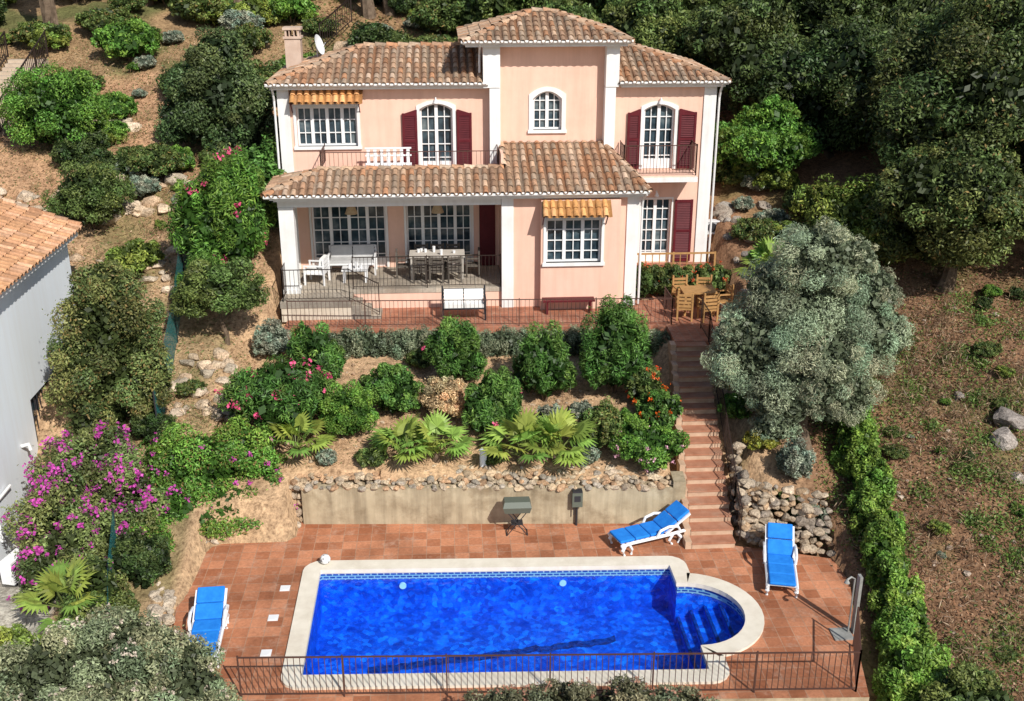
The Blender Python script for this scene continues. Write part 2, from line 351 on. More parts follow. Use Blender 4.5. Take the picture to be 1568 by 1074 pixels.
for r_ in range(9):
    rockrow(mb,[(6.85,21.85+r_*.09,.08+.14*r_),(7.6,21.6+r_*.09,.08+.14*r_),(8.8,21.15+r_*.09,.08+.13*r_)],.24,13,.03,((.46,.37,.27),(.52,.42,.31),(.36,.3,.24),(.5,.35,.22)),asp=(.7,.5,.38))
for r_ in range(6): rockrow(mb,[(6.8,21.9,.1+.18*r_),(7.1,24.0,.5+.22*r_)],.27,8,.03,((.46,.37,.27),(.52,.42,.31),(.36,.3,.24)))
mb.build('dry_stone_wall',[M_rock])
mb=MB()
rockrow(mb,[(-3.8,23.3,.05),(-4.5,23.2,.08),(-5.85,22.5,.08),(-6.2,21.3,.05),(-6.2,20.3,.05),(-6.05,19.3,.05)],.26,46,.03,((.62,.52,.4),(.55,.46,.36)))
rockrow(mb,[(-4.1,23.55,.25),(-4.9,23.3,.2),(-6.1,22.6,.15),(-6.45,21.3,.1),(-6.45,20.3,.1),(-6.3,19.0,.05)],.28,40,.05,((.62,.52,.4),(.55,.46,.36)))
mb.build('deck_edging_stones',[M_rock])
mb=MB()
prism(mb,(-4.75,29.22),(6.45,28.85),2.4,1.8,2.95); prism(mb,(6.2,27.62),(8.75,27.55),4.5,1.8,2.953)
mb.build('tiled_walkway',[M_walk])
mb=MB(); box(mb,5.66,8.6,32.3,33.28,2.9,3.55); mb.build('side_terrace',[M_walk])
mb=MB(); ns=18
for i in range(ns):
    t=i/ns; t2=(i+1)/ns; y0=21.62+6.0*t; y1=21.62+6.0*t2
    xl=5.55+.68*t; xr=6.56+.5*t; zt=2.95*t2-.001*i
    box(mb,xl,xr,y0,y1+.05,zt-.6,zt-.04,1); box(mb,xl-.01,xr+.01,y0-.02,y1+.045,zt-.04,zt,0)
    box(mb,xl-.16,xl-.011,y0,y1,zt-.8,zt+.03,1)
mb.build('garden_stairs',[M_step,noisy('step_riser_brick',(.45,.30,.2),(.58,.42,.3),4,dirt=(.35,.2,.13))])
# ------------------------------------------------------------------ roof tiles
TC=((.42,.25,.155),(.48,.31,.2),(.37,.23,.15),(.53,.36,.24),(.45,.235,.13),(.38,.28,.2),(.55,.4,.29))
def clip_range(poly,s):
    ts=[]
    for i in range(len(poly)):
        (a,ta),(b_,tb)=poly[i-1],poly[i]
        if (a-s)*(b_-s)<0: ts.append(ta+(tb-ta)*(s-a)/(b_-a))
    return (min(ts),max(ts)) if len(ts)>=2 else None
def tiles(mb,O,U,V,poly,pitch=.235,course=.36,cols=TC,rad=.085):
    O=Vector(O);U=Vector(U).normalized();V=Vector(V).normalized();Nn=U.cross(V).normalized()
    if Nn.z<0: Nn=-Nn
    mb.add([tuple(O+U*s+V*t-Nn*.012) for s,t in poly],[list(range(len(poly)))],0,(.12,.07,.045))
    s0=min(q[0] for q in poly);s1=max(q[0] for q in poly); k=int((s1-s0)/pitch); pt=(s1-s0)/k
    seg=5
    for i in range(k):
        s=s0+(i+.5)*pt; rg=clip_range(poly,s+1e-5)
        if not rg or rg[1]-rg[0]<.05: continue
        t=rg[0]-.04
        while t<rg[1]-.02:
            te=min(t+course+.05,rg[1]); c=np.array(random.choice(cols))*random.uniform(.75,1.2)
            vs=[]; js=random.uniform(-.01,.01)
            for (tt,rr,hh) in ((t,rad,.03),(te,rad*.86,.0)):
                for a in range(seg+1):
                    an=pi*a/seg; vs.append(tuple(O+U*(s+js-cos(an)*rr)+V*tt+Nn*(sin(an)*rr*.95+hh)))
            mb.add(vs,[[a,a+1,seg+2+a,seg+1+a] for a in range(seg)],0,c)
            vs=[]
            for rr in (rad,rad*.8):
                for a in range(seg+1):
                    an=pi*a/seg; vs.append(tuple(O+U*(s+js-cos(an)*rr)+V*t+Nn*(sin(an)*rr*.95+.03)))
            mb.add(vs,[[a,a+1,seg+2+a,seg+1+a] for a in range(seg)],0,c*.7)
            t+=course
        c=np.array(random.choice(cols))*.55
        rg2=clip_range(poly,min(s+pt/2,s1-1e-3))
        if rg2:
            vs=[tuple(O+U*(s+pt/2+dx)+V*q+Nn*h) for q in (rg2[0]-.06,rg2[1]) for dx,h in ((-.07,.03),(0,0.005),(.07,.03))]
            mb.add(vs,[[0,1,4,3],[1,2,5,4]],0,c)
def ridge(mb,a,b_,rad=.11,cols=TC,course=.36):
    a=Vector(a);b_=Vector(b_);L=(b_-a).length;d=(b_-a).normalized();sd=d.cross(Vector((0,0,1))).normalized();up=sd.cross(d).normalized()
    t=0
    while t<L-.05:
        te=min(L,t+course+.04);c=np.array(random.choice(cols))*random.uniform(.8,1.2);vs=[]
        for tt,rr,h in ((t,rad,.05),(te,rad*.85,.02)):
            for k in range(7):
                an=pi*k/6; vs.append(tuple(a+d*tt+sd*cos(an)*rr+up*(sin(an)*rr+h-.03)))
        mb.add(vs,[[k,k+1,8+k,7+k] for k in range(6)],0,c); t+=course
def hiproof(mb,x0,x1,y0,y1,z,slope=.33):
    d=min((x1-x0),(y1-y0))/2; sl=sqrt(1+slope*slope); W=x1-x0; D=y1-y0
    h=d*slope
    if W>=D: front=[(0,0),(W,0),(W-d,d*sl),(d,d*sl)]; side=[(0,0),(D,0),(d,d*sl)]
    else: front=[(0,0),(W,0),(d,d*sl)]; side=[(0,0),(D,0),(D-d,d*sl),(d,d*sl)]
    tiles(mb,(x0,y0,z),(1,0,0),(0,1,slope),front); tiles(mb,(x1,y1,z),(-1,0,0),(0,-1,slope),front)
    tiles(mb,(x1,y0,z),(0,1,0),(-1,0,slope),side); tiles(mb,(x0,y1,z),(0,-1,0),(1,0,slope),side)
    ps=[(x0,y0,z),(x1,y0,z),(x1,y1,z),(x0,y1,z)]
    if W>=D: ra=(x0+d,(y0+y1)/2,z+h); rb=(x1-d,(y0+y1)/2,z+h); ends=[ra,rb,rb,ra]
    else: ra=((x0+x1)/2,y0+d,z+h); rb=((x0+x1)/2,y1-d,z+h); ends=[ra,ra,rb,rb]
    for q,e_ in zip(ps,ends): ridge(mb,q,e_)
    if (Vector(ra)-Vector(rb)).length>.1: ridge(mb,ra,rb)
# ------------------------------------------------------------------ house
house=empty('peach_villa')
YM=33.3; YF=30.85
wall=MB(); white=MB(); glass=MB(); fram=MB(); shut=MB(); roof=MB(); awn=MB()
def wall_open(x0,x1,z0,z1,y0,y1,ops):
    cuts=sorted(set([x0,x1]+[o[0] for o in ops]+[o[1] for o in ops]))
    for a,b_ in zip(cuts[:-1],cuts[1:]):
        zz=z0
        for o in sorted([o for o in ops if o[0]<=a+1e-6 and o[1]>=b_-1e-6],key=lambda o:o[2]):
            if o[2]>zz+.001: box(wall,a,b_,y0,y1,zz,o[2])
            zz=o[3]
        if zz<z1: box(wall,a,b_,y0,y1,zz,z1)
def strip(mb,inner,outer,y0,y1,mat=0):
    k=len(inner); V=[(x,y0,z) for x,z in inner]+[(x,y0,z) for x,z in outer]+[(x,y1,z) for x,z in inner]+[(x,y1,z) for x,z in outer]; Fc=[]
    for i in range(k-1): Fc+=[[i,i+1,k+i+1,k+i],[k+i,k+i+1,3*k+i+1,3*k+i],[i,2*k+i,2*k+i+1,i+1]]
    mb.add(V,Fc,mat)
def opening(x0,x1,z0,z1,y,rise=0,nc=4,nr=4,surround=.1,door=False,leaves=2):
    w=x1-x0; xc=(x0+x1)/2
    def top(t,off=0): return (xc+t*(w/2+off), z1+off-rise*t*t)
    arc=[top(-1+2*i/12) for i in range(13)]; arco=[top(-1+2*i/12,surround) for i in range(13)]
    if rise>0:
        V=[(x,y,z) for x,z in arc]+[(x,y,z1) for x,z in arc]+[(x,y+.14,z) for x,z in arc]
        wall.add(V,[[i,i+1,14+i,13+i] for i in range(12)]+[[i,26+i,27+i,i+1] for i in range(12)])
    inner=[(x0,z0)]+arc+[(x1,z0)]; outer=[(x0-surround,z0)]+arco+[(x1+surround,z0)]
    if surround>0: strip(white,inner,outer,y-.035,y+.02)
    if not door: box(white,x0-surround-.03,x1+surround+.03,y-.08,y+.12,z0-.09,z0)
    glass.add([(x0-.02,y+.19,z0-.02),(x1+.02,y+.19,z0-.02),(x1+.02,y+.19,z1+.02),(x0-.02,y+.19,z1+.02)],[[0,1,2,3]])
    yf0,yf1=y+.12,y+.18
    f=.055
    arci=[(xc+(px-xc)*(1-2*f/w),pz-f) for px,pz in arc]
    strip(fram,[(x0+f,z0)]+arci+[(x1-f,z0)],[(x0,z0)]+arc+[(x1,z0)],yf0,yf1)
    box(fram,x0+f,x1-f,yf0,yf1,z0,z0+(.3 if door else .06))
    def zt(x): return z1-rise*((x-xc)/(w/2))**2-f
    lw=w/leaves
    for i in range(1,leaves):
        x=x0+lw*i; box(fram,x-.05,x+.05,yf0-.01,yf1,z0+.06,zt(x))
    for l in range(leaves):
        a=x0+l*lw; n_=max(1,nc//leaves)
        for i in range(1,n_):
            x=a+lw*i/n_; box(fram,x-.014,x+.014,yf0+.01,yf1-.01,z0+.05,zt(x))
    for i in range(1,nr):
        z=z0+(z1-z0)*i/nr; box(fram,x0+f,x1-f,yf0+.012,yf1-.012,z-.014,z+.014)
def shutter(x0,x1,z0,z1,y,slopeside=0):
    dz=.1
    za=z1-(dz if slopeside<0 else 0); zb=z1-(dz if slopeside>0 else 0)
    box(shut,x0,x0+.07,y-.09,y-.04,z0,za); box(shut,x1-.07,x1,y-.09,y-.04,z0,zb)
    zm=min(za,zb)
    for q in (z0,(z0+z1)/2-.04,zm-.09): box(shut,x0+.07,x1-.07,y-.088,y-.042,q,q+.08)
    shut.add([(x0+.07,y-.09,zm-.01),(x1-.07,y-.09,zm-.01),(x1-.07,y-.09,zb),(x0+.07,y-.09,za)],[[0,1,2,3]])
    z=z0+.1
    while z<zm-.1:
        shut.add([(x0+.07,y-.085,z),(x1-.07,y-.085,z),(x1-.07,y-.05,z+.045),(x0+.07,y-.05,z+.045)],[[0,1,2,3]]); z+=.055
    box(shut,x0+.07,x1-.07,y-.046,y-.043,z0+.08,zm-.05)
WL=(-4.5,-2.68,7.42,8.6); DL=(-.78,.22,6.6,8.68); WT=(2.68,3.56,7.85,9.02); DR=(6.12,7.08,6.6,8.6)
PL=(-4.25,-1.95,3.56,5.55); PR=(-1.3,.75,3.56,5.55); DB=(6.12,7.12,3.56,5.64)
ZE=9.3
wall_open(-5.0,1.3,2.9,ZE-.1,YM,YM+.3,[WL,DL,PL,PR])
wall_open(1.3,5.1,2.9,10.4,YM,YM+.3,[WT])
wall_open(5.1,8.3,2.9,ZE-.1,YM,YM+.3,[DR,DB])
box(wall,-5.0,8.3,YM+.301,38,2.8,ZE-.1)
box(wall,1.17,5.2,YM+.302,36.6,ZE-.09,10.4)
opening(*WL,YM,0,8,3,.09,leaves=4); opening(*DL,YM,.16,4,5,.1,door=True); opening(*WT,YM,.22,4,4,.13); opening(*DR,YM,.16,4,5,.1,door=True)
opening(*PL,YM,0,8,5,.07,door=True,leaves=4); opening(*PR,YM,0,8,5,.07,door=True,leaves=4); opening(*DB,YM,0,4,6,.05,door=True)
shutter(-1.32,-.86,6.62,8.5,YM,-1); shutter(.34,.8,6.62,8.5,YM,1)
shutter(5.6,6.0,6.62,8.46,YM,-1); shutter(7.2,7.75,6.62,8.46,YM,1); shutter(7.22,7.8,3.6,5.62,YM); shutter(5.72,6.05,3.6,5.62,YM)
box(shut,1.0,1.5,YM-.05,YM-.003,3.56,5.6)
box(white,-5.03,-4.68,YM-.05,YM+.4,2.9,ZE-.14); box(white,7.95,8.33,YM-.05,YM+.4,2.9,ZE-.14)
box(white,1.34,1.66,YM-.38,YM-.002,6.9,ZE-.14); box(white,1.15,1.66,YM-.40,YM-.002,ZE-.12,10.37)
box(white,4.84,5.16,YM-.38,YM-.002,6.4,ZE-.14); box(white,4.84,5.24,YM-.40,YM-.002,ZE-.12,10.37)
def cornice(x0,x1,y0,y1,z):
    box(white,x0,x1,y0,y1,z-.05,z+.0); box(white,x0+.08,x1-.08,y0+.08,y1-.002,z-.12,z-.052)
cornice(-5.27,1.33,32.92,38.3,ZE-.03); cornice(5.25,8.6,32.92,38.3,ZE-.03); cornice(.55,5.52,32.62,36.95,10.5)
for (a,b_,y,z) in ((-5.3,1.3,32.86,ZE),(5.27,8.63,32.86,ZE),(.5,5.57,32.56,10.53)): tube(white,[(a,y,z),(b_,y,z)],.05,8)
for x in (-5.12,8.42): tube(white,[(x,32.9,ZE-.05),(x,33.15,ZE-.3),(x,33.25,ZE-.5),(x,33.25,3.2)],.035,8)
for x in (1.05,): tube(white,[(x,32.62,10.45),(x,33.1,10.15),(x,33.2,9.6)],.035,8)
sp_=.32; d=2.72; sl=sqrt(1+sp_**2)
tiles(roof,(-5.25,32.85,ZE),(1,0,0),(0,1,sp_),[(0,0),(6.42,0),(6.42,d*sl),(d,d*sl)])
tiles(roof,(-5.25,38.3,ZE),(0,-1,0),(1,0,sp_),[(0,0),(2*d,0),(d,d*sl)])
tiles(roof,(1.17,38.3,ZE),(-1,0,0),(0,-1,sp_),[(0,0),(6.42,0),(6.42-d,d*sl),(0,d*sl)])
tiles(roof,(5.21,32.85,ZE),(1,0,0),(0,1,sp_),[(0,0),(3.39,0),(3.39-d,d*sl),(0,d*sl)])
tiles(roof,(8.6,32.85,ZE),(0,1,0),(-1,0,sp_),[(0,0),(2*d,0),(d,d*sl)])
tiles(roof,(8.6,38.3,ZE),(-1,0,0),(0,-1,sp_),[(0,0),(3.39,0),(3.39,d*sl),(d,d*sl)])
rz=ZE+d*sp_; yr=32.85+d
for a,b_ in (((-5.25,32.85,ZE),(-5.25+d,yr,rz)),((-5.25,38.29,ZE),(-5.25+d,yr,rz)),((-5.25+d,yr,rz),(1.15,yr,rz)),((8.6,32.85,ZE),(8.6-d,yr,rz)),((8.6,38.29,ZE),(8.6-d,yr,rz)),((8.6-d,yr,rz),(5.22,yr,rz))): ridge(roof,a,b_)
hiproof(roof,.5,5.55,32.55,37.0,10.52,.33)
box(wall,1.62,1.9,YF,YM-.003,2.9,6.3); wall_open(1.9,5.6,2.9,6.3,YF+.001,YF+.3,[(2.87,4.5,4.4,5.7)])
box(wall,1.9,5.6,YF+.301,YM-.004,2.85,6.3)
def wo2(x0,x1,z0,z1,y0,y1,o):
    box(wall,x0,o[0],y0,y1,z0,z1); box(wall,o[1],x1,y0,y1,z0,z1); box(wall,o[0],o[1],y0,y1,z0,o[2]); box(wall,o[0],o[1],y0,y1,o[3],z1)
wo2(2.72,5.05,2.93,6.28,YF-.3,YF+.0,(2.87,4.5,4.4,5.7))
opening(2.87,4.5,4.4,5.7,YF-.3,0,6,4,.08,leaves=3)
box(white,5.28,5.63,YF-.05,YF+.25,2.9,6.28); box(white,1.58,1.93,YF-.04,YF+.2,2.9,6.28)
box(white,-4.88,-4.45,YF,YF+.42,2.9,6.09); box(white,-4.92,-4.41,YF-.03,YF+.45,3.5,3.62)
box(white,-4.9,1.57,YF+.02,YF+.36,6.1,6.33)
box(white,-5.0,1.6,YF+.37,YM-.003,6.25,6.34)
box(white,-5.05,5.78,30.47,30.8,6.40,6.47); tube(white,[(-5.2,30.42,6.5),(5.85,30.42,6.5)],.055,8)
box(white,-4.95,5.7,30.55,30.84,6.34,6.398)
tube(white,[(5.78,30.42,6.45),(5.72,30.7,6.25),(5.72,30.78,6.0),(5.72,30.78,3.0)],.035,8)
pf=MB(); box(pf,-4.9,1.6,YF+.1,YM-.01,3.42,3.55); box(pf,-4.9,-2.85,30.0,YF+.098,3.32,3.5)
for i in range(3): box(pf,-2.85+.28*i,-2.57+.28*i,30.0,30.8,2.9,3.36-.17*i)
pf.build('porch_floor',[M_pfl],house)
box(wall,-4.88,1.6,YF+.12,YM,2.9,3.419); pl=MB(); box(pl,-4.88,-2.86,30.02,YF+.09,2.9,3.319); pl.build('porch_plinth',[M_cream],house)
s=.33; sl=sqrt(1+s*s)
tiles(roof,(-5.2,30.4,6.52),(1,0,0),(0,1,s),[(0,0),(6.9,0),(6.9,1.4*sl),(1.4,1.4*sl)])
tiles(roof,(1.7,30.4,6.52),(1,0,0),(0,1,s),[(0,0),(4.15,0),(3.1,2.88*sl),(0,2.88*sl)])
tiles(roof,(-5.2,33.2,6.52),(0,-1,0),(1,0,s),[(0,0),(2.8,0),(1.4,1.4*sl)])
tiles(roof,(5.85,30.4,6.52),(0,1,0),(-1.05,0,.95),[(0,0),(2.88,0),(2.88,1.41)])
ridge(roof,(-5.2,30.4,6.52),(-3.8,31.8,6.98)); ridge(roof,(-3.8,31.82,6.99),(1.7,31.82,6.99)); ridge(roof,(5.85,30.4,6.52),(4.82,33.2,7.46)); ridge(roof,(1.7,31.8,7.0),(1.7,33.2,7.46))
box(wall,-3.78,1.64,31.86,32.0,6.4,6.96); box(wall,1.62,1.7,31.9,YM-.005,6.35,7.38)
ter=MB(); box(ter,-3.9,1.61,32.001,YM-.004,6.36,6.55); ter.build('terrace_floor',[M_walk],house)
railing('terrace_railing',[(-3.7,33.25,6.98),(-3.7,31.92,6.98),(1.55,31.92,6.98),(1.55,33.0,6.98)],.5,.13,.008,M_rust,2.0,base=.02,parent=house)
OT=((.66,.34,.13),(.74,.4,.18),(.6,.29,.11))
tiles(awn,(-4.65,YM-.42,8.78),(1,0,0),(0,.42,.36),[(0,0),(2.12,0),(2.12,.55),(0,.55)],.2,.3,OT,.08)
tiles(awn,(2.72,YF-.3-.42,5.9),(1,0,0),(0,.42,.36),[(0,0),(1.95,0),(1.95,.55),(0,.55)],.2,.3,OT,.08)
for a,b_,y,z in ((-4.65,-2.53,YM,8.74),(2.72,4.67,YF-.3,5.86)):
    for x in (a+.05,b_-.05): tube(shut,[(x,y-.35,z),(x,y-.01,z-.02)],.03,4); tube(shut,[(x,y-.35,z),(x,y-.01,z-.3)],.02,4)
box(white,5.3,7.7,32.4,YM-.004,6.36,6.5); box(wall,5.36,7.64,32.46,YM-.006,6.501,6.56)
railing('balcony_railing',[(5.4,33.2,6.56),(5.4,32.45,6.56),(7.64,32.45,6.56),(7.64,33.2,6.56)],.92,.1,.009,M_rust,2.2,parent=house)
railing('porch_railing',[(-2.85,YF+.17,3.55),(1.55,YF+.17,3.55)],.98,.11,.008,M_iron,2.2,parent=house)
railing('porch_side_railing',[(-4.82,33.1,3.5),(-4.82,30.1,3.5),(-2.9,30.1,3.5),(-2.05,30.1,3.05)],.95,.12,.008,M_iron,1.9,parent=house)
railing('side_terrace_railing',[(5.75,32.38,3.55),(8.4,32.38,3.55)],.55,.22,.018,M_wood,1.2,parent=house)
for x,y,z in ((-.28,YM,8.85),(6.6,YM,8.78),(6.6,YM,5.9)):
    tube(fram,[(x,y-.02,z-.02),(x,y-.14,z+.02),(x,y-.16,z-.06)],.02,6); tube(fram,[(x,y-.16,z-.02),(x,y-.16,z-.14)],[.03,.08],8)
for k in range(7): box(fram,-2.4+.2*k,-2.3+.2*k,32.75,32.78,6.95,7.45)
for z in (6.95,7.2,7.42): box(fram,-2.45,-1.05,32.73,32.749,z,z+.05)
box(fram,-2.45,-1.05,32.3,32.72,6.93,6.97)
for x in (-2.4,-1.15): box(fram,x,x+.06,32.32,32.38,6.56,6.929); box(fram,x,x+.06,32.6,32.66,6.56,6.929)
ch=MB(); box(ch,-5.1,-4.6,36.2,36.7,9.3,10.35); box(ch,-5.14,-4.56,36.16,36.74,10.35,10.42)
for x in (-5.08,-4.68): box(ch,x,x+.06,36.2,36.7,10.42,10.62)
for x in (-4.95,-4.8): box(ch,x,x+.03,36.2,36.7,10.42,10.62)
box(ch,-5.14,-4.56,36.16,36.74,10.62,10.7); ch.build('chimney',[noisy('chimney_plaster',(.5,.36,.28),(.6,.46,.37),3)],house)
d=MB(); c0=Vector((-4.1,36.5,10.12)); ax=Vector((.95,-.25,.3)).normalized(); a1=ax.orthogonal().normalized(); a2=ax.cross(a1)
V=[tuple(c0)]
for rr,dd in ((.15,.02),(.33,.09)):
    for k in range(20): t=2*pi*k/20; V.append(tuple(c0+a1*cos(t)*rr+a2*sin(t)*rr+ax*dd))
d.add(V,[[0,1+k,1+(k+1)%20] for k in range(20)]); d.add(V,[[1+k,21+k,21+(k+1)%20,1+(k+1)%20] for k in range(20)])
tube(d,[c0-ax*.02,c0-Vector((0,-.1,.9))],.02,6); tube(d,[c0-a2*.3,c0+ax*.3],.01,4); d.build('satellite_dish',[M_plast],house)
wall.build('walls',[M_wall],house); white.build('trim',[M_white],house); glass.build('window_panes',[M_glass],house); fram.build('window_frames',[M_frame],house)
shut.build('shutters',[M_shut],house); roof.build('roof',[M_roof],house); awn.build('window_awnings',[M_roof],house)
def ac(name,M):
    mb=MB(); mbox(mb,M,(.8,.3,.55),0)
    for k in range(9): mbox(mb,M@Matrix.Translation((-.12,-.155,-.22+.055*k)),(.5,.012,.012),1)
    V=[tuple(M@Vector((-.12+.2*cos(2*pi*k/20),-.153,.2*sin(2*pi*k/20)))) for k in range(20)]; mb.add(V,[list(range(20))],1)
    for sx in (-.3,.3): mbox(mb,M@Matrix.Translation((sx,0,-.31)),(.06,.3,.07),1)
    return mb.build(name,[M_plast,M_dark])
ac('air_conditioner',Matrix.Translation((-9.9,21.7,.12))@Matrix.Rotation(radians(75),4,'Z'))
ac('air_conditioner',Matrix.Translation((8.7,33.9,4.55))@Matrix.Scale(.8,4))
# ------------------------------------------------------------------ neighbour house
nh=empty('neighbour_house'); w=MB()
box(w,-20,-10.6,14,25.6,-1,5.75); box(w,-20,-10.6,27.0,29.8,-1,5.75); box(w,-20,-10.6,25.6,27.0,-1,1.1); box(w,-20,-10.6,25.6,27.0,2.5,5.75)
box(w,-20,-10.8,25.6,27.0,1.1,2.5); w.build('walls',[M_nwall],nh)
w=MB(); w.add([(-10.79,25.6,1.1),(-10.79,27,1.1),(-10.79,27,2.5),(-10.79,25.6,2.5)],[[0,1,2,3]]); w.build('window',[M_glass],nh)
w=MB()
for y in (25.65,26.3,26.95): box(w,-10.76,-10.7,y-.04,y+.04,1.1,2.5)
for k in range(7): tube(w,[(-10.63,25.7+.2*k,1.1),(-10.63,25.7+.2*k,2.5)],.012,4)
for z in (1.13,1.8,2.46): box(w,-10.77,-10.71,25.6,27,z-.03,z+.03)
w.build('window_grille',[M_dark],nh)
w=MB(); tiles(w,(-10.25,30.1,5.8),(0,-1,0),(-1,0,.38),[(0,0),(16,0),(16,5),(0,5)],.24,.36,((.55,.30,.16),(.62,.36,.22),(.5,.27,.15)))
ridge(w,(-10.25,30.05,5.84),(-14.9,30.05,7.6)); w.build('roof',[M_roof],nh)
w=MB(); box(w,-10.6,-10.3,14,29.9,5.62,5.76); tube(w,[(-10.55,22.6,.2),(-10.55,22.6,1.2),(-10.5,23.4,1.25)],.04,6); tube(w,[(-10.58,24.6,1.7),(-10.4,24.6,1.75),(-10.38,24.6,1.6)],.05,8); w.build('trim',[M_white],nh)
# ------------------------------------------------------------------ furniture
def sunbed(foot,head,back=38):
    foot=Vector((*foot,0));head=Vector((*head,0));d=(head-foot).normalized();ang=atan2(d.y,d.x)
    B=Matrix.Translation(foot)@Matrix.Rotation(ang,4,'Z')
    par=MB(); cu=MB()
    T=lambda x,y,z: tuple(B@Vector((x,y,z)))
    for sy in (-.31,.31):
        tube(par,[T(0,sy,.26),T(.3,sy,.29),T(1.25,sy,.28),T(1.75,sy,.3)],.04,6)
        tube(par,[T(.12,sy,.27),T(.05,sy,.14),T(.1,sy,.0)],[.04,.045,.035],6); tube(par,[T(.22,sy,.27),T(.3,sy,.12),T(.28,sy,.0)],[.035,.035,.035],6)
        tube(par,[T(1.5,sy,.28),T(1.62,sy,.14),T(1.55,sy,.0)],[.04,.05,.035],6); tube(par,[T(1.4,sy,.28),T(1.3,sy,.12),T(1.38,sy,.0)],.035,6)
        tube(par,[T(.95,sy*1.08,.3),T(1.02,sy*1.12,.46),T(1.25,sy*1.12,.52),T(1.5,sy*1.1,.47),T(1.6,sy,.3)],.035,6)
    for k in range(9): mbox(par,B@Matrix.Translation((.08+.13*k,0,.29)),(.08,.6,.02))
    ca=radians(back); hx=1.2
    Bk=B@Matrix.Translation((hx,0,.31))@Matrix.Rotation(-ca,4,'Y')
    for sy in (-.3,.3): mbox(par,Bk@Matrix.Translation((.38,sy,0)),(.76,.05,.04))
    for k in range(6): mbox(par,Bk@Matrix.Translation((.08+.13*k,0,0)),(.08,.56,.02))
    for k in range(3): mbox(cu,B@Matrix.Translation((.2+.4*k,0,.345)),(.385,.56,.07))
    for k in range(2): mbox(cu,Bk@Matrix.Translation((.21+.39*k,0,.055)),(.375,.56,.07))
    e_=empty('sun_lounger'); par.build('frame',[M_plast],e_); o=cu.build('cushion',[M_cush],e_)
    bv=o.modifiers.new('b','BEVEL'); bv.width=.025; bv.segments=2
sunbed((3.72,21.68),(5.4,22.3),back=32); sunbed((7.05,19.5),(7.5,21.4)); sunbed((-5.0,17.75),(-5.1,19.6),back=25)
bq=empty('barbecue'); m=MB(); x,y=1.5,22.6
m.add([(x-.3,y-.16,.62),(x+.3,y-.16,.62),(x+.3,y+.16,.62),(x-.3,y+.16,.62),(x-.34,y-.2,.78),(x+.34,y-.2,.78),(x+.34,y+.2,.78),(x-.34,y+.2,.78),(x-.3,y-.12,.9),(x+.3,y-.12,.9),(x+.3,y+.16,.9),(x-.3,y+.16,.9)],[[0,1,5,4],[1,2,6,5],[2,3,7,6],[3,0,4,7],[4,5,9,8],[5,6,10,9],[6,7,11,10],[7,4,8,11],[8,9,10,11],[3,2,1,0]]); m.build('lid_box',[M_metalg],bq)
m=MB()
for sy in (-.13,.13): tube(m,[(x-.25,y+sy,0),(x+.22,y+sy,.62)],.012,6); tube(m,[(x+.25,y+sy,0),(x-.22,y+sy,.62)],.012,6)
for sx in (-.25,.25): tube(m,[(x+sx,y-.13,.02),(x+sx,y+.13,.02)],.012,6)
box(m,x-.14,x+.14,y-.12,y+.12,.28,.3); m.build('legs',[M_dark],bq)
mb=MB(); box(mb,2.85,3.1,22.78,22.93,.55,.95,0); box(mb,2.9,3.05,22.77,22.779,.7,.85,1); box(mb,2.86,3.09,22.76,22.94,.95,.98,1); tube(mb,[(2.97,22.88,0),(2.97,22.88,.55)],.03,6,1)
tube(mb,[(2.9,22.85,.3),(2.9,22.85,.55)],.015,6,1); mb.build('electric_box',[M_metalg,M_dark])
mb=MB(); tube(mb,[(8.05,18.2,0),(8.05,18.2,1.3),(7.95,18.15,1.38),(7.85,18.1,1.35)],.02,8); tube(mb,[(7.85,18.1,1.35),(7.85,18.1,1.28)],[.025,.06],10); box(mb,8.14,8.2,18.15,18.3,0,1.35); box(mb,7.7,8.1,17.95,18.35,.003,.03); mb.build('pool_shower',[noisy('weathered_metal',(.2,.2,.19),(.34,.34,.32),6,.4,.1)])
def chair(name,x,y,z,ang,m1,m2=None,w=.6,d_=.6,hb=.8):
    B=Matrix.Translation((x,y,z))@Matrix.Rotation(ang,4,'Z'); mb=MB()
    for sx in (-1,1):
        for sy in (-1,1): mbox(mb,B@Matrix.Translation((sx*(w/2-.03),sy*(d_/2-.03),.3 if sy<0 else hb/2)),(.05,.05,.6 if sy<0 else hb))
        mbox(mb,B@Matrix.Translation((sx*(w/2-.03),0,.6)),(.06,d_,.035))
    mbox(mb,B@Matrix.Translation((0,0,.36)),(w-.06,d_-.04,.05))
    for k in range(4): mbox(mb,B@Matrix.Translation((0,d_/2-.03,.45+.11*k)),(w-.1,.025,.07))
    if m2:
        k=2 if w>1 else 1
        for q in range(k):
            cx=(q-(k-1)/2)*(w-.12)/k
            mbox(mb,B@Matrix.Translation((cx,-.02,.43)),((w-.14)/k-.02,d_-.1,.1),1); mbox(mb,B@Matrix.Translation((cx,d_/2-.12,.64))@Matrix.Rotation(-.2,4,'X'),((w-.14)/k-.02,.12,.36),1)
    return mb.build(name,[m1,m2 or m1])
M_gc=noisy('cushion_grey',(.4,.4,.4),(.5,.5,.5),5); M_wc=noisy('cushion_white',(.72,.72,.7),(.8,.8,.78),5)
M_dt=noisy('dark_rattan',(.08,.07,.06),(.14,.12,.1),20)
chair('armchair',-4.0,31.75,3.55,radians(-100),M_plast,M_wc,.65,.65)
chair('garden_sofa',-3.0,32.75,3.55,0,M_plast,M_gc,1.5,.7); chair('garden_sofa',.42,29.95,2.955,0,M_dark,M_wc,1.3,.6,hb=.9)
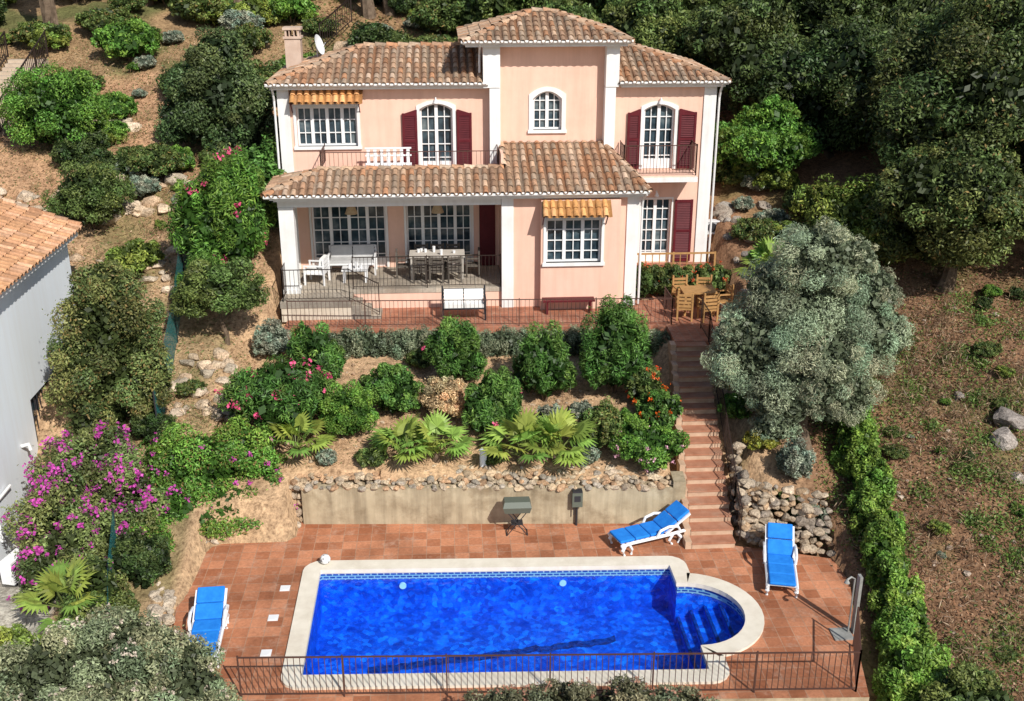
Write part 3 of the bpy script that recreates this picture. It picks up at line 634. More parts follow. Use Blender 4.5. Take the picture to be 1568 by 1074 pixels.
def table(name,x,y,z,w,d_,h,m1,clut=0,m2=None):
    mb=MB(); box(mb,x-w/2,x+w/2,y-d_/2,y+d_/2,z+h-.04,z+h)
    for sx in (-1,1):
        for sy in (-1,1): box(mb,x+sx*(w/2-.07)-.03,x+sx*(w/2-.07)+.03,y+sy*(d_/2-.07)-.03,y+sy*(d_/2-.07)+.03,z,z+h-.041)
    for k in range(clut):
        px=x+random.uniform(-w/2+.1,w/2-.1);py=y+random.uniform(-d_/2+.1,d_/2-.1); tube(mb,[(px,py,z+h),(px,py,z+h+random.uniform(.08,.22))],[.04,.05],8,1)
    mb.build(name,[m1,m2 or M_plast])
table('coffee_table',-2.85,31.85,3.55,.8,.5,.42,M_plast,3); table('dining_table',-.35,32.2,3.55,1.7,.8,.74,noisy('pale_table',(.45,.42,.37),(.55,.5,.45),5),6)
for i,x in enumerate((-.85,-.35,.15)):
    chair('dining_chair',x,31.65,3.55,radians(180+random.uniform(-15,15)),M_dt,None,.45,.45,hb=.85); chair('dining_chair',x,32.75,3.55,0,M_dt,None,.45,.45,hb=.85)
chair('dining_chair',-1.4,32.2,3.55,radians(90),M_dt,None,.45,.45,hb=.85); chair('dining_chair',.75,32.2,3.55,radians(-90),M_dt,None,.45,.45,hb=.85)
mb=MB(); box(mb,2.75,4.3,30.05,30.4,3.33,3.38); [box(mb,x,x+.06,30.07,30.37,2.95,3.33) for x in (2.85,4.15)]; mb.build('bench',[M_shut])
table('wooden_table',7.35,30.0,2.955,1.0,.75,.72,M_wood)
for x,y,a in ((6.85,29.45,170),(7.5,29.3,190),(7.0,30.65,5),(7.7,30.65,-8),(8.1,30.0,-80)): chair('wooden_chair',x,y,2.955,radians(a),M_wood,None,.48,.48,hb=.9)
for x in (-2.9,-.3):
    mb=MB(); tube(mb,[(x,32.1,6.25),(x,32.1,5.85)],.008,4); tube(mb,[(x,32.1,5.85),(x,32.1,5.6)],[.1,.2],10); mb.build('pendant_lamp',[noisy('wicker',(.4,.3,.18),(.55,.42,.27),20)],house)
mb=MB(); tube(mb,[(.75,23.85,1.2),(.75,23.85,1.62)],.09,12); tube(mb,[(.75,23.85,1.62),(.75,23.85,1.68)],[.11,.05],12); mb.build('garden_light',[M_nwall])
# ------------------------------------------------------------------ vegetation
def unit(n):
    v=R.normal(size=(n,3)); return v/np.linalg.norm(v,axis=1)[:,None]
def leafquads(mb,Pp,nn,ls,wid,col):
    n=len(Pp); a=np.cross(nn,unit(n)); a/=np.linalg.norm(a,axis=1)[:,None]+1e-6; b_=np.cross(nn,a)
    V=np.stack([Pp-a*ls,Pp+b_*ls*wid,Pp+a*ls,Pp-b_*ls*wid],1).reshape(-1,3)
    mb.add(V,np.arange(n*4).reshape(n,4),0,np.repeat(col,4,0))
def foliage(mb,lobes,n,L,ca,cb,sub=16,core=.8,wid=.42,flowers=None,srange=(.22,.42),up=.35,yellow=0,minz=-.6,stray=.07):
    ca=np.array(ca);cb=np.array(cb)
    C=[];S=[];D=[];W=[];TI=[];LC=[];LR=[];LW=[]
    for (c,r) in lobes:
        c=np.array(c,float);r=np.array(r,float)*np.ones(3)
        d=unit(sub*3); d=d[d[:,2]>minz][:sub]; k=len(d)
        sr=R.uniform(*srange,size=(k,1))*r
        C.append(c+d*(r*R.uniform(.88,1.16,(k,1))-sr*.8)); S.append(sr); D.append(d); W.append(np.full(k,(r.prod())**(2/3))); TI.append(R.uniform(.62,1.36,k))
        LC.append(c);LR.append(r);LW.append(r.prod()**(2/3))
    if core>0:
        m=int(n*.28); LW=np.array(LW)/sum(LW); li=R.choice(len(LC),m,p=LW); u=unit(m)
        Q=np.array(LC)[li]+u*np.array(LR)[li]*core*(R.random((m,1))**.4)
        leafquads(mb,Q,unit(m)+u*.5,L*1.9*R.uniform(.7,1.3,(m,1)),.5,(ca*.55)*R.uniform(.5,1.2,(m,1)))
    C=np.concatenate(C);S=np.concatenate(S);D=np.concatenate(D);W=np.concatenate(W);TI=np.concatenate(TI)
    HUE=R.uniform(.82,1.2,len(C))
    W=W*(S.prod(1)**(1/3)); W/=W.sum()
    idx=R.choice(len(C),n,p=W)
    u=unit(n)+D[idx]*.35; u/=np.linalg.norm(u,axis=1)[:,None]
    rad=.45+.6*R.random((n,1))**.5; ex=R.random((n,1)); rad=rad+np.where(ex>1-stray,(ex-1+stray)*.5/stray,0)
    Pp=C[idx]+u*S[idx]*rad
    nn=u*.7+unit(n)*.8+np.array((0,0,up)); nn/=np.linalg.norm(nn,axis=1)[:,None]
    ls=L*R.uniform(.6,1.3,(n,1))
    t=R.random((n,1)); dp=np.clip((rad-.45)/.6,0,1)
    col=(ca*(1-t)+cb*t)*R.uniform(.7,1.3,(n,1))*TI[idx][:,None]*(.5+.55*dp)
    col[:,0]*=HUE[idx]
    if yellow: 
        y=R.random(n)<yellow; col[y]=np.array((.28,.2,.07))*R.uniform(.7,1.2,(y.sum(),1))
    leafquads(mb,Pp,nn,ls,wid,col)
    if flowers:
        fc,fn,fs=flowers; out=np.where(rad[:,0]>.88)[0]
        si=R.choice(out,fn); m=12; k=fn*m
        Q=np.repeat(Pp[si]+u[si]*.04,m,0)+R.normal(size=(k,3))*fs*.55
        n2=unit(k)+np.repeat(u[si],m,0); n2/=np.linalg.norm(n2,axis=1)[:,None]
        leafquads(mb,Q,n2,np.full((k,1),fs*.5),.8,np.array(fc)*R.uniform(.7,1.25,(k,1)))
def trunk(mb,base,top,r,lobes=(),mat=1):
    b0=Vector(base);t0=Vector(top);pts=[b0.lerp(t0,k/4)+Vector((random.uniform(-.08,.08),random.uniform(-.08,.08),0))*(k>0)*(1+r*3) for k in range(5)]
    tube(mb,pts,[r*1.3,r,r*.85,r*.7,r*.5],8,mat)
    for c in lobes:
        s0=pts[random.choice((2,3))]; c=Vector(c); m_=s0.lerp(c,.5)+Vector((0,0,-.05)); tube(mb,[s0,m_,c],[r*.5,r*.35,r*.12],6,mat)
def shrub(name,x,y,r,h,n,L,ca,cb,z=None,lobes=5,flowers=None,wid=.42,ry=None,sub=14,ball=False,core=.8,yellow=0):
    z=ground_z(x,y) if z is None else z
    mb=MB(); ry=ry or r
    if ball: lb=[((x,y,z+h*.5),(r,ry,h*.53))]; sr=(.16,.28); sub=60
    else:
        lb=[((x,y,z+h*.5),(r*.75,ry*.75,h*.5))]; sr=(.2,.42)
        for i in range(lobes):
            a=2*pi*i/lobes+random.uniform(-.4,.4); q=random.uniform(.42,.62)
            hh=h*random.uniform(.26,.42); lb.append(((x+cos(a)*r*q,y+sin(a)*ry*q,z+hh+h*random.uniform(.0,.25)),(r*.45,ry*.45,hh)))
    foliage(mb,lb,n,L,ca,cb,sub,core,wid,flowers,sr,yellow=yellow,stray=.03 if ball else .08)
    for i in range(4): a=i*1.7; tube(mb,[(x,y,z-.1),(x+cos(a)*r*.35,y+sin(a)*ry*.35,z+h*.5)],[.035,.015],5,1)
    return mb.build(name,[M_leaf,M_bark])
def tree(name,x,y,z,crowns,n,L,ca,cb,tr=.15,wid=.4,sub=18,core=.8,flowers=None,yellow=0,srange=(.2,.42)):
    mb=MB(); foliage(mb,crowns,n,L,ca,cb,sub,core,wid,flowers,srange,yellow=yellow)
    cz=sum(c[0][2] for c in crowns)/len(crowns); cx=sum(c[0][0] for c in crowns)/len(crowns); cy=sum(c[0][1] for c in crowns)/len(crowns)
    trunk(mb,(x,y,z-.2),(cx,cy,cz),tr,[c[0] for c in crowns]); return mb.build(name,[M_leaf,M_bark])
G1=((.06,.15,.026),(.18,.34,.07)); GD=((.035,.065,.018),(.115,.175,.05)); GO=((.28,.345,.205),(.50,.58,.39)); GY=((.15,.22,.04),(.33,.41,.08)); GG=((.22,.27,.19),(.40,.45,.34)); GB=((.085,.21,.03),(.24,.42,.07)); GM=((.085,.135,.034),(.21,.28,.075))
PK=(.85,.12,.28); MG=(.58,.08,.42)
shrub('pink_oleander_bush',-4.35,25.4,1.5,1.95,16000,.07,*G1,lobes=7,flowers=(PK,75,.10),wid=.22)
shrub('clipped_green_shrub',-2.6,25.0,.66,1.4,14000,.032,*GB,ball=True)
shrub('round_garden_shrub',-1.5,26.0,.72,1.3,11000,.042,*G1,ball=True)
shrub('dry_flowering_shrub',-.22,25.75,.62,1.1,10000,.033,(.55,.38,.19),(.78,.60,.36),ball=True)
shrub('oleander_bush',-3.6,27.05,.85,1.8,10000,.065,*G1,wid=.22); shrub('oleander_bush',.1,27.2,.9,1.8,11000,.065,*G1,wid=.22,flowers=(PK,3,.08))
shrub('oleander_bush',1.1,25.1,.85,1.75,11000,.065,*G1,wid=.22,flowers=(PK,5,.08)); shrub('oleander_bush',2.5,26.35,.92,2.05,12000,.065,*G1,wid=.22); shrub('oleander_bush',4.4,26.6,1.1,2.6,15000,.065,*G1,wid=.22)
shrub('yellow_green_shrub',3.75,24.4,.65,1.25,8000,.04,*GM,yellow=.05); shrub('grey_green_shrub',2.55,25.0,.45,.8,4500,.04,*GG)
shrub('lantana_bush',4.75,23.75,1.0,.95,14000,.04,*GB,flowers=((.8,.45,.55),35,.05)); shrub('orange_flower_bush',5.25,24.9,.65,1.1,8000,.04,*G1,flowers=((.85,.15,.02),45,.065))
shrub('orange_flower_bush',5.1,26.0,.6,1.1,8000,.04,*GM,flowers=((.85,.12,.03),28,.05)); shrub('lantana_bush',4.4,24.7,.45,.8,4500,.04,*GB)
shrub('grey_santolina',-4.95,28.6,.52,1.05,8000,.03,*GG,ball=True)
shrub('grey_santolina',3.3,23.8,.35,.5,2000,.03,*GG,ball=True); shrub('low_garden_plant',-2.0,23.9,.4,.45,2500,.04,*GM); shrub('grey_santolina',-3.1,24.0,.25,.35,1500,.035,*GG,ball=True)
shrub('low_garden_plant',-.9,28.0,.4,.5,2000,.04,*GM); shrub('low_garden_plant',3.4,25.6,.35,.35,2000,.04,*GG); shrub('low_garden_plant',-2.2,27.2,.3,.3,1500,.04,*GM); shrub('low_garden_plant',1.0,23.9,.25,.25,1200,.04,*GM)
mb=MB(); lb=[]
for i in range(28):
    x=-3.7+i*.36
    lb.append(((x,28.75-.012*i,2.6+random.uniform(-.05,.05)),(.36,.4,.5)))
foliage(mb,lb,60000,.03,(.18,.235,.13),(.33,.39,.25),sub=14,srange=(.3,.45)); mb.build('grey_green_hedge',[M_leaf])
mb=MB(); lb=[]
for i in range(8): lb.append(((5.95+i*.36,31.7+random.uniform(-.1,.1),3.4),(.38,.4,.55+random.uniform(-.1,.15))))
foliage(mb,lb,20000,.045,*GM,sub=12,flowers=((.7,.14,.05),60,.06)); mb.build('patio_hedge',[M_leaf])
def palm(name,x,y,r,nf,z=None):
    z=ground_z(x,y) if z is None else z
    mb=MB(); tube(mb,[(x,y,z-.1),(x,y,z+.25)],[.12,.09],8,1)
    for i in range(nf):
        a=2*pi*i/nf*1.618*2+random.uniform(-.2,.2); el=random.uniform(.2,1.3); ln=r*random.uniform(.45,.75)
        d=Vector((cos(a)*cos(el),sin(a)*cos(el),sin(el))); b0=Vector((x,y,z+.22)); tip=b0+d*ln
        tube(mb,[b0,tip],[.014,.01],4,0,(.2,.25,.07),cap=False)
        dd=(d+Vector((0,0,-.25))).normalized(); sd=dd.cross(Vector((0,0,1))).normalized(); up=sd.cross(dd)
        c=np.array((.25,.39,.075))*random.uniform(.7,1.3); c[0]*=random.uniform(.8,1.4)
        for k in range(17):
            t=radians(-110+220*k/16); q=(dd*cos(t)+sd*sin(t)).normalized(); fl=r*.5*(1-.25*abs(t)/2)
            sdv=q.cross(up).normalized()*.045*r; m1=tip+q*fl*.5+up*.04; e1=tip+q*fl+up*(-.06*random.random()*2)
            mb.add([tuple(tip),tuple(m1+sdv),tuple(e1),tuple(m1-sdv)],[[0,1,2,3]],0,c*random.uniform(.75,1.2))
    return mb.build(name,[M_leaf,M_bark])
palm('fan_palm',-3.85,24.25,.9,15); palm('fan_palm',-1.2,23.95,1.05,16); palm('fan_palm',-.4,24.05,.95,14); palm('fan_palm',1.7,23.85,1.1,16); palm('fan_palm',2.55,23.9,1.15,16)
palm('fan_palm',9.0,28.6,1.0,18,4.3)
# left side
tree('small_garden_tree',-6.2,28.5,ground_z(-6.2,28.5),[((-6.3,28.5,4.5),(1.05,1.0,.8)),((-5.6,28.4,4.3),(.7,.7,.55)),((-6.9,28.4,4.2),(.7,.7,.5))],16000,.045,*GM,tr=.07,core=.7)
shrub('pink_oleander_bush',-6.5,30.9,1.4,3.9,24000,.075,*GB,lobes=6,flowers=(PK,45,.11),wid=.22); shrub('oleander_bush',-7.0,29.7,.8,1.8,9000,.07,*G1,wid=.25)
shrub('oleander_bush',-5.9,33.0,1.1,3.2,12000,.07,*G1)
mb=MB(); foliage(mb,[((-8.9,22.2,1.0),(1.0,1.1,1.3)),((-8.2,21.5,.5),(1.1,1.0,1.3)),((-8.5,23.3,1.5),(1.3,1.1,1.1)),((-7.7,22.6,1.1),(1.0,1.0,1.1)),((-8.9,21.2,0.0),(.9,.9,.9)),((-8.0,20.7,.2),(.8,.7,.9))],58000,.045,(.11,.15,.045),(.25,.31,.10),sub=20,flowers=(MG,640,.085)); mb.build('bougainvillea',[M_leaf])
mb=MB(); foliage(mb,[((-6.2,23.7,1.3),(1.2,1.0,1.15)),((-5.1,24.1,1.45),(1.0,.8,.9)),((-6.7,22.9,.7),(1.0,.8,.9)),((-4.7,23.8,1.0),(.75,.5,.75)),((-5.4,23.1,.6),(.9,.6,.75)),((-7.0,24.3,1.1),(.9,.8,.9)),((-6.2,22.75,.45),(.8,.55,.6)),((-7.2,22.0,.4),(.7,.8,.7)),((-4.95,22.95,.4),(.6,.4,.5)),((-4.35,23.35,.65),(.4,.3,.55)),((-6.75,21.9,.3),(.5,.6,.5))],74000,.042,*GB,sub=18,flowers=(MG,100,.06),yellow=.08); mb.build('bougainvillea',[M_leaf])
tree('mastic_tree',-8.5,25.8,1.6,[((-8.5,25.9,4.3),(1.2,1.2,1.3)),((-9.0,25.7,3.2),(1.1,1.1,1.2)),((-7.9,25.7,2.9),(1.0,1.0,1.2)),((-8.6,26.2,5.2),(.75,.75,.8)),((-8.9,25.4,2.2),(.9,.9,.9))],42000,.045,(.10,.14,.04),(.25,.30,.10),tr=.1,yellow=.1)
tree('holm_oak_tree',-7.8,38.5,6.2,[((-7.8,38.5,8.4),(1.7,1.6,1.6)),((-8.8,38.4,7.6),(1.2,1.2,1.2)),((-6.9,38.2,7.7),(1.2,1.1,1.2)),((-7.7,38.6,9.6),(1.0,1.0,.9)),((-7.2,38.0,6.9),(1.2,1,1))],34000,.065,(.065,.11,.04),(.17,.235,.08))
shrub('clipped_green_shrub',-13.5,38.6,1.6,2.8,18000,.05,*GB,ball=True); shrub('clipped_green_shrub',-11.2,34.0,1.2,2.0,13000,.045,*GM,ball=True)
SV=[]
for k,(pal,r,h) in enumerate(((GM,1.0,1.1),(GB,1.0,1.0),(GD,1.1,1.3),(GG,.7,.7),(GY,.9,.9),(GM,1.1,.8))):
    x,y=((-9.6,36.4),(-12.2,41),(-9.8,42.4),(-11.5,36.8),(-9.4,31.8),(-14,43))[k]
    SV.append((shrub('wild_shrub',x,y,r,h,7000,.055,*pal,yellow=.08 if pal is GM else 0),x,y,ground_z(x,y)))
def inst(src,x,y,s_,name='wild_shrub',z=None):
    o0,sx,sy,sz=src; o=bpy.data.objects.new(name,o0.data); scene.collection.objects.link(o)
    o.matrix_world=Matrix.Translation((x,y,ground_z(x,y) if z is None else z))@Matrix.Rotation(random.uniform(0,6.28),4,'Z')@Matrix.Diagonal((s_,s_,s_*random.uniform(.8,1.2),1))@Matrix.Translation((-sx,-sy,-sz))
for (x,y,s_) in ((-6.8,41.5,1.4),(-5.5,43.5,1.2),(-2.5,46,1.3),(0,48,1.5),(-8.2,34.8,.9),(-9.9,30.7,.9),(-9.6,28.6,.7),(-6.8,26.4,.4),(-7.4,24.9,.6),(-12.6,45.5,1.4),(-10.9,38.2,.6),(-7.2,36.4,.9),(-6.3,35.2,.9),(-8.0,27.6,.5)): inst(random.choice(SV),x,y,s_)
for k in range(34):
    x=random.uniform(-14,-6.5); y=random.uniform(35.5,47); inst(random.choice(SV),x,y,random.uniform(.3,.95))
for k in range(30):
    x=random.uniform(-20,-6.5); y=random.uniform(46.5,53); inst(random.choice(SV),x,y,random.uniform(.6,1.5))
for k in range(10):
    x=random.uniform(-10.2,-7.3); y=random.uniform(27.5,35); inst(random.choice(SV),x,y,random.uniform(.2,.5))
for k in range(48):
    x=random.uniform(-6,12); y=random.uniform(41.5,53); inst(random.choice(SV),x,y,random.uniform(.6,1.5))
for k in range(16):
    x=random.uniform(8.9,11.5); y=random.uniform(29.5,38); inst(random.choice(SV),x,y,random.uniform(.4,1.0))
for (x,y,r_) in ((-15.9,46.8,.32),(-3.2,49.5,.25),(-2.3,49.8,.22),(-9,50.5,.25),(-13,51,.25)):
    z=ground_z(x,y); tree('pine_tree',x,y,z,[((x+.4,y,z+7),(2.2,2,1.2)),((x-1.2,y,z+6.4),(1.6,1.5,1))],9000,.12,*GD,tr=r_)
mb=MB()
for i in range(22):
    y=37.8+.34*i; z=ground_z(-16.4,37.8)+.115*i+.25; box(mb,-17.2,-15.75,y,y+.36,z-.5,z)
mb.build('hillside_steps',[noisy('pale_step_stone',(.42,.33,.25),(.55,.45,.35),4)])
z0=ground_z(-16.4,37.8)+.25
railing('hillside_railing',[(-15.7,37.9,z0),(-15.7,45.2,z0+2.5)],.95,.2,.016,M_iron,1.5)
railing('hillside_railing',[(-17.25,37.9,z0),(-17.25,45.2,z0+2.5)],.95,.2,.016,M_iron,1.5)
railing('hillside_railing',[(-5,45.8,9.1),(-3.9,48.3,10)],1.0,.2,.015,M_iron,1.5)
# right side
tree('olive_tree',8.9,23.9,1.3,[((8.75,24.7,4.6),(1.6,1.5,1.6)),((7.6,24.5,3.9),(1.2,1.1,1.3)),((9.9,24.5,4.3),(1.25,1.1,1.4)),((8.8,24.3,6.2),(1.1,1.0,.95)),((8.2,24.0,2.9),(1.05,1.0,1.0)),((9.5,24.0,2.9),(1.05,1.0,.95)),((10.3,24.6,5.2),(.8,.8,.9)),((7.9,24.6,5.4),(.8,.8,.8)),((8.8,23.6,3.6),(1.2,.8,1.2)),((7.0,24.4,3.3),(.55,.55,.6)),((10.9,24.5,4.2),(.55,.5,.7)),((9.7,24.4,6.2),(.6,.6,.55)),((6.95,24.4,4.4),(.5,.5,.5)),((8.0,23.9,2.1),(.6,.6,.5))],140000,.043,*GO,tr=.17,wid=.2,sub=30,srange=(.14,.34))
shrub('grey_shrub',8.3,23.0,.55,1.0,6000,.035,*GG); shrub('yellow_shrub',7.7,23.8,.45,.5,5000,.035,(.28,.28,.04),(.46,.44,.07)); shrub('grey_shrub',8.6,22.2,.6,.8,5000,.04,*GG); shrub('yellow_green_shrub',7.9,22.6,.5,.6,4000,.04,*GM); shrub('yellow_green_shrub',7.4,25.2,.5,.6,4000,.04,*GB)
mb=MB(); lb=[]
for i in range(26):
    t=i/25; x=8.85+1.5*t; y=15.2+9.9*t; q=random.uniform(.32,.6); lb.append(((x+random.uniform(-.22,.22),y,ground_z(x,y)+.5+random.uniform(-.25,.15)),(q,.5,q*1.45)))
foliage(mb,lb,80000,.045,(.11,.23,.03),(.28,.44,.08),sub=14); mb.build('climbing_vine_hedge',[M_leaf])
def bigtree(name,x,y,zc,r,pal,n,L=.08,rz=None,tr=.22,yellow=0):
    z=ground_z(x,y); rz=rz or r*.85; cr=[((x,y,zc),(r*.7,r*.7,rz*.75))]
    for i in range(7):
        a=2*pi*i/7+random.uniform(-.3,.3); e_=random.uniform(-.35,.6); q=.55
        cr.append(((x+cos(a)*r*q*cos(e_),y+sin(a)*r*q*cos(e_),zc+rz*sin(e_)*.8),(r*random.uniform(.38,.5),)*2+(rz*random.uniform(.36,.5),)))
    cr.append(((x+r*.1,y,zc+rz*.6),(r*.45,r*.45,rz*.42)))
    return tree(name,x,y,z,cr,n,L,*pal,tr=tr,sub=22,yellow=yellow)
GN=((.055,.085,.024),(.165,.22,.065))
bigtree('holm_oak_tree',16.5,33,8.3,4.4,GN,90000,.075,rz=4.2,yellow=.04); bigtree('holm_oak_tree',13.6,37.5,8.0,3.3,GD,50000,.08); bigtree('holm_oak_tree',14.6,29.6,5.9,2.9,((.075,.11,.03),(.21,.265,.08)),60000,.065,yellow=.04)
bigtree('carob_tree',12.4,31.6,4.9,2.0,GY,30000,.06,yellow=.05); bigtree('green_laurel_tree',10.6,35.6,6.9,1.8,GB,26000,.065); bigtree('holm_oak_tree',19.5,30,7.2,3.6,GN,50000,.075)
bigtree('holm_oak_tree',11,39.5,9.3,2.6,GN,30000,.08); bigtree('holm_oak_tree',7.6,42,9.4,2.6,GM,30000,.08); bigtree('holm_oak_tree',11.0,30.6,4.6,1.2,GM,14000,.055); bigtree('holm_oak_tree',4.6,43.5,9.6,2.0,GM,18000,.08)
bg=[]
for x,y,zc,r,pal,n in ((15,43,10.5,3.2,GN,30000),(9.5,46,11.0,3.0,GM,28000),(2.5,47.5,10.6,2.4,GM,22000)):
    o=bigtree('holm_oak_tree',x,y,zc,r,pal,n,.095); bg.append((o,x,y,ground_z(x,y)))
for k,(x,y,s_) in enumerate(((20,42,1.2),(25,38,1.3),(24,46,1.2),(19,48,1.1),(13,50,1.1),(6,51,1.0),(-1,52,.9),(-6,54,1),(-16,54,1.1),(-24,52,1.2),(-25,43,1),(28,32,1.2),(30,44,1.4),(22,54,1.3),(12,56,1.3),(2,57,1.2),(-10,58,1.2),(32,52,1.5),(-28,56,1.4),(24,26,1.1),(-27,36,1.1),(18,37,1.0),(-11,54,.9),(17,40,.9))):
    inst(bg[k%3],x,y,s_,'holm_oak_tree')
# foreground
tree('flowering_bay_tree',-5.9,15.9,-1.6,[((-6.0,16.3,.85),(1.2,1.1,1.2)),((-7.2,16.3,0.8),(1.3,1.1,1.2)),((-4.75,15.9,.7),(.85,.8,.9)),((-6.5,17.4,.5),(1.0,.9,1.0)),((-5.3,15.2,.3),(1.2,1,1.1)),((-8.3,16.3,.3),(1,1,1.1)),((-6.5,15.2,.6),(1.2,.9,1.0)),((-5.9,16.9,1.3),(.7,.6,.6)),((-4.5,15.5,.3),(.8,.6,.9)),((-5.5,16.4,1.2),(.6,.6,.6)),((-4.9,16.6,.95),(.6,.5,.6)),((-5.5,16.9,1.05),(.6,.5,.65))],112000,.036,(.17,.21,.105),(.38,.43,.25),tr=.1,sub=26,srange=(.16,.34),flowers=((.66,.56,.46),560,.05))
shrub('yellow_green_shrub',-8.6,17.4,1.0,2.0,14000,.045,*GY,z=-.8); shrub('wild_shrub',-7.5,19.6,.9,1.6,12000,.04,*GM,z=-.3); shrub('wild_shrub',-6.9,20.9,.7,1.3,10000,.04,*GD,z=0); shrub('wild_shrub',-7.3,22.1,.5,1.1,6000,.04,*GM,z=.2); shrub('wild_shrub',-6.9,18.3,.7,1.2,8000,.04,*GM,z=-.4)
palm('fan_palm',-8.0,19.3,1.0,14,.3)
tree('flowering_bay_tree',2,15.3,-1.6,[((.8,15.5,.35),(.8,.6,.7)),((1.9,15.4,.45),(.9,.7,.8)),((3.0,15.4,.4),(.9,.7,.8)),((4.0,15.5,.2),(.8,.6,.7))],36000,.033,(.15,.16,.08),(.3,.32,.19),tr=.08,sub=24,srange=(.16,.34),flowers=((.5,.26,.18),260,.05))
shrub('wild_shrub',9.6,16.2,1.1,1.6,12000,.045,*GM,z=-1.2)
# litter and ground plants
def litterf(name,n,x0,x1,y0,y1,cols,l0=.02,l1=.055,clump=0,lift=.02,flat=1.0,wid=.5):
    mb=MB(); 
    if clump:
        cx=R.uniform(x0,x1,clump); cy=R.uniform(y0,y1,clump); i=R.integers(0,clump,n); sp=R.uniform(.1,.5,clump)[i]
        x=cx[i]+R.normal(size=n)*sp; y=cy[i]+R.normal(size=n)*sp
    else: x=R.uniform(x0,x1,n); y=R.uniform(y0,y1,n)
    z=gza(x,y)+R.random(n)*lift+.01
    Pp=np.stack([x,y,z],1); nn=unit(n)*.7+np.array((0,0,flat)); nn/=np.linalg.norm(nn,axis=1)[:,None]
    cs=np.array(cols)[R.integers(0,len(cols),n)]*R.uniform(.7,1.3,(n,1))
    leafquads(mb,Pp,nn,R.uniform(l0,l1,(n,1)),wid,cs); mb.build(name,[M_leaf])
litterf('leaf_litter',60000,8.9,20,14,31,[(.38,.20,.11),(.28,.15,.08),(.5,.34,.22),(.15,.09,.055),(.13,.18,.05)])
litterf('dry_scrub',34000,9.4,18,15,29,[(.34,.22,.13),(.26,.15,.09),(.16,.1,.065),(.42,.31,.2)],.04,.13,clump=260,lift=.3,flat=0,wid=.09)
litterf('ground_weeds',44000,9.2,18,15,29,[(.13,.23,.04),(.22,.29,.08),(.09,.15,.035)],.02,.055,clump=150,lift=.16,flat=.3)
litterf('garden_litter',16000,-5.3,5.4,23.8,28.3,[(.6,.42,.26),(.3,.18,.1),(.7,.53,.36),(.15,.19,.065)],.01,.028)
litterf('hillside_litter',36000,-18,-5.4,24.5,48,[(.48,.3,.17),(.3,.17,.095),(.14,.19,.06),(.22,.25,.09),(.6,.44,.28)],.02,.06)
litterf('dry_scrub',16000,-15,-5.6,25,47,[(.46,.32,.18),(.38,.24,.13),(.17,.22,.07)],.04,.12,clump=180,lift=.25,flat=0,wid=.09)
litterf('hilltop_litter',20000,-6,12,39,52,[(.33,.2,.12),(.26,.15,.09),(.13,.17,.05),(.2,.24,.08)],.04,.1)
for k in range(50):
    x=random.uniform(9.8,17); y=random.uniform(16,29)
    inst(random.choice(SV),x,y,random.uniform(.12,.4),'ground_weed')
def rockgroup(name,lst,cols=((.45,.40,.33),(.52,.42,.32),(.38,.33,.28)),s=3):
    mb=MB()
    for (x,y,s_) in lst: rock(mb,(x,y,ground_z(x,y)+s_*.1),(s_,s_*.8,s_*.6),np.array(random.choice(cols))*random.uniform(.8,1.15),s)
    return mb.build(name,[M_rock])
rockgroup('limestone_boulders',[(13.7,23.5,.5),(14.2,24.3,.6),(13.5,22.3,.3),(14.4,22.4,.65),(13.4,25.4,.25)],((.33,.29,.26),(.4,.35,.31)))
rockgroup('slope_stones',[(random.uniform(9.6,16),random.uniform(16,29),random.uniform(.03,.13)) for _ in range(160)],((.42,.32,.25),(.34,.24,.18),(.5,.41,.33)),1)
L_=[]
for _ in range(45): L_.append((random.uniform(-11.5,-7.3),random.uniform(29.5,33),random.uniform(.1,.33)))
for _ in range(70): L_.append((random.uniform(-15,-6.3),random.uniform(34.7,36)+random.uniform(-.4,.4),random.uniform(.2,.55)))
for _ in range(50): L_.append((random.uniform(-15,-7),random.uniform(40,41),random.uniform(.2,.5)))
for _ in range(44): L_.append((random.uniform(-7.4,-5.2),random.uniform(25.6,28),random.uniform(.1,.33)))
for _ in range(36): L_.append((random.uniform(-6,4),random.uniform(43,47),random.uniform(.2,.5)))
rockgroup('hillside_rocks',L_,((.62,.48,.34),(.56,.41,.28),(.5,.42,.32),(.66,.53,.4)),2)
rockgroup('hillside_rocks',[(random.uniform(8.8,10.5),random.uniform(29.5,35),random.uniform(.2,.45)) for _ in range(40)],((.4,.34,.28),(.3,.27,.24)),2)
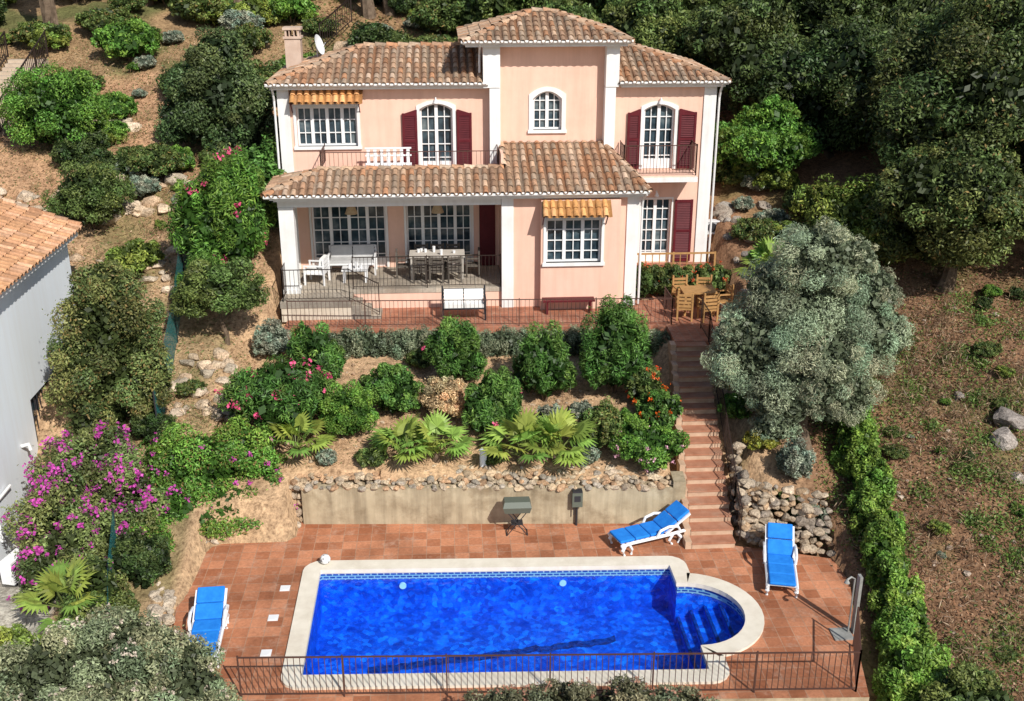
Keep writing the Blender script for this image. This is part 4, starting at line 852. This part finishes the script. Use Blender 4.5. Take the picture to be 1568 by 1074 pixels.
rockgroup('garden_pebbles',[(random.uniform(-5,5),random.uniform(23.9,28.2),random.uniform(.03,.11)) for _ in range(280)],((.6,.46,.32),(.5,.39,.28),(.42,.28,.18)),1)
def net(name,pts,h):
    mb=MB()
    for a,b_ in zip(pts[:-1],pts[1:]):
        za,zb=ground_z(*a),ground_z(*b_); mb.add([(a[0],a[1],za),(b_[0],b_[1],zb),(b_[0],b_[1],zb+h),(a[0],a[1],za+h)],[[0,1,2,3]],0)
        for q,zq in ((a,za),(b_,zb)): tube(mb,[(q[0],q[1],zq-.1),(q[0],q[1],zq+h+.05)],.02,6,1)
    mb.build(name,[M_net,M_dark])
net('green_mesh_fence',[(-8.0,33.6),(-7.8,31),(-7.55,28.5),(-7.4,26.5),(-7.3,24.8)],1.3); net('green_mesh_fence',[(-7.5,21.4),(-7.3,20.0),(-7.0,18.8)],1.1)
# ------------------------------------------------------------------ light, sky, camera
el=radians(40); az=radians(28)
S=Vector((sin(az)*cos(el),-cos(az)*cos(el),sin(el)))
sun=bpy.data.lights.new('sun','SUN'); sun.energy=5.0; sun.angle=radians(.5); sun.color=(1,.955,.88)
so=bpy.data.objects.new('sun',sun); scene.collection.objects.link(so); so.rotation_euler=S.to_track_quat('Z','Y').to_euler()
w=bpy.data.worlds.new('World'); scene.world=w; w.use_nodes=True; nt=w.node_tree
sk=nt.nodes.new('ShaderNodeTexSky'); sk.sky_type='NISHITA'; sk.sun_disc=False; sk.sun_elevation=el; sk.sun_rotation=atan2(S.x,S.y)
nt.links.new(sk.outputs[0],nt.nodes['Background'].inputs[0]); nt.nodes['Background'].inputs[1].default_value=.105
cam=bpy.data.cameras.new('camera'); co=bpy.data.objects.new('camera',cam); scene.collection.objects.link(co)
co.location=(0,0,13.4); co.rotation_euler=(radians(90-21),0,radians(-3.5)); cam.sensor_width=36; cam.lens=1650/1568*36; cam.clip_end=1200
scene.camera=co
scene.view_settings.view_transform='Standard'; scene.view_settings.look='None'; scene.view_settings.exposure=0
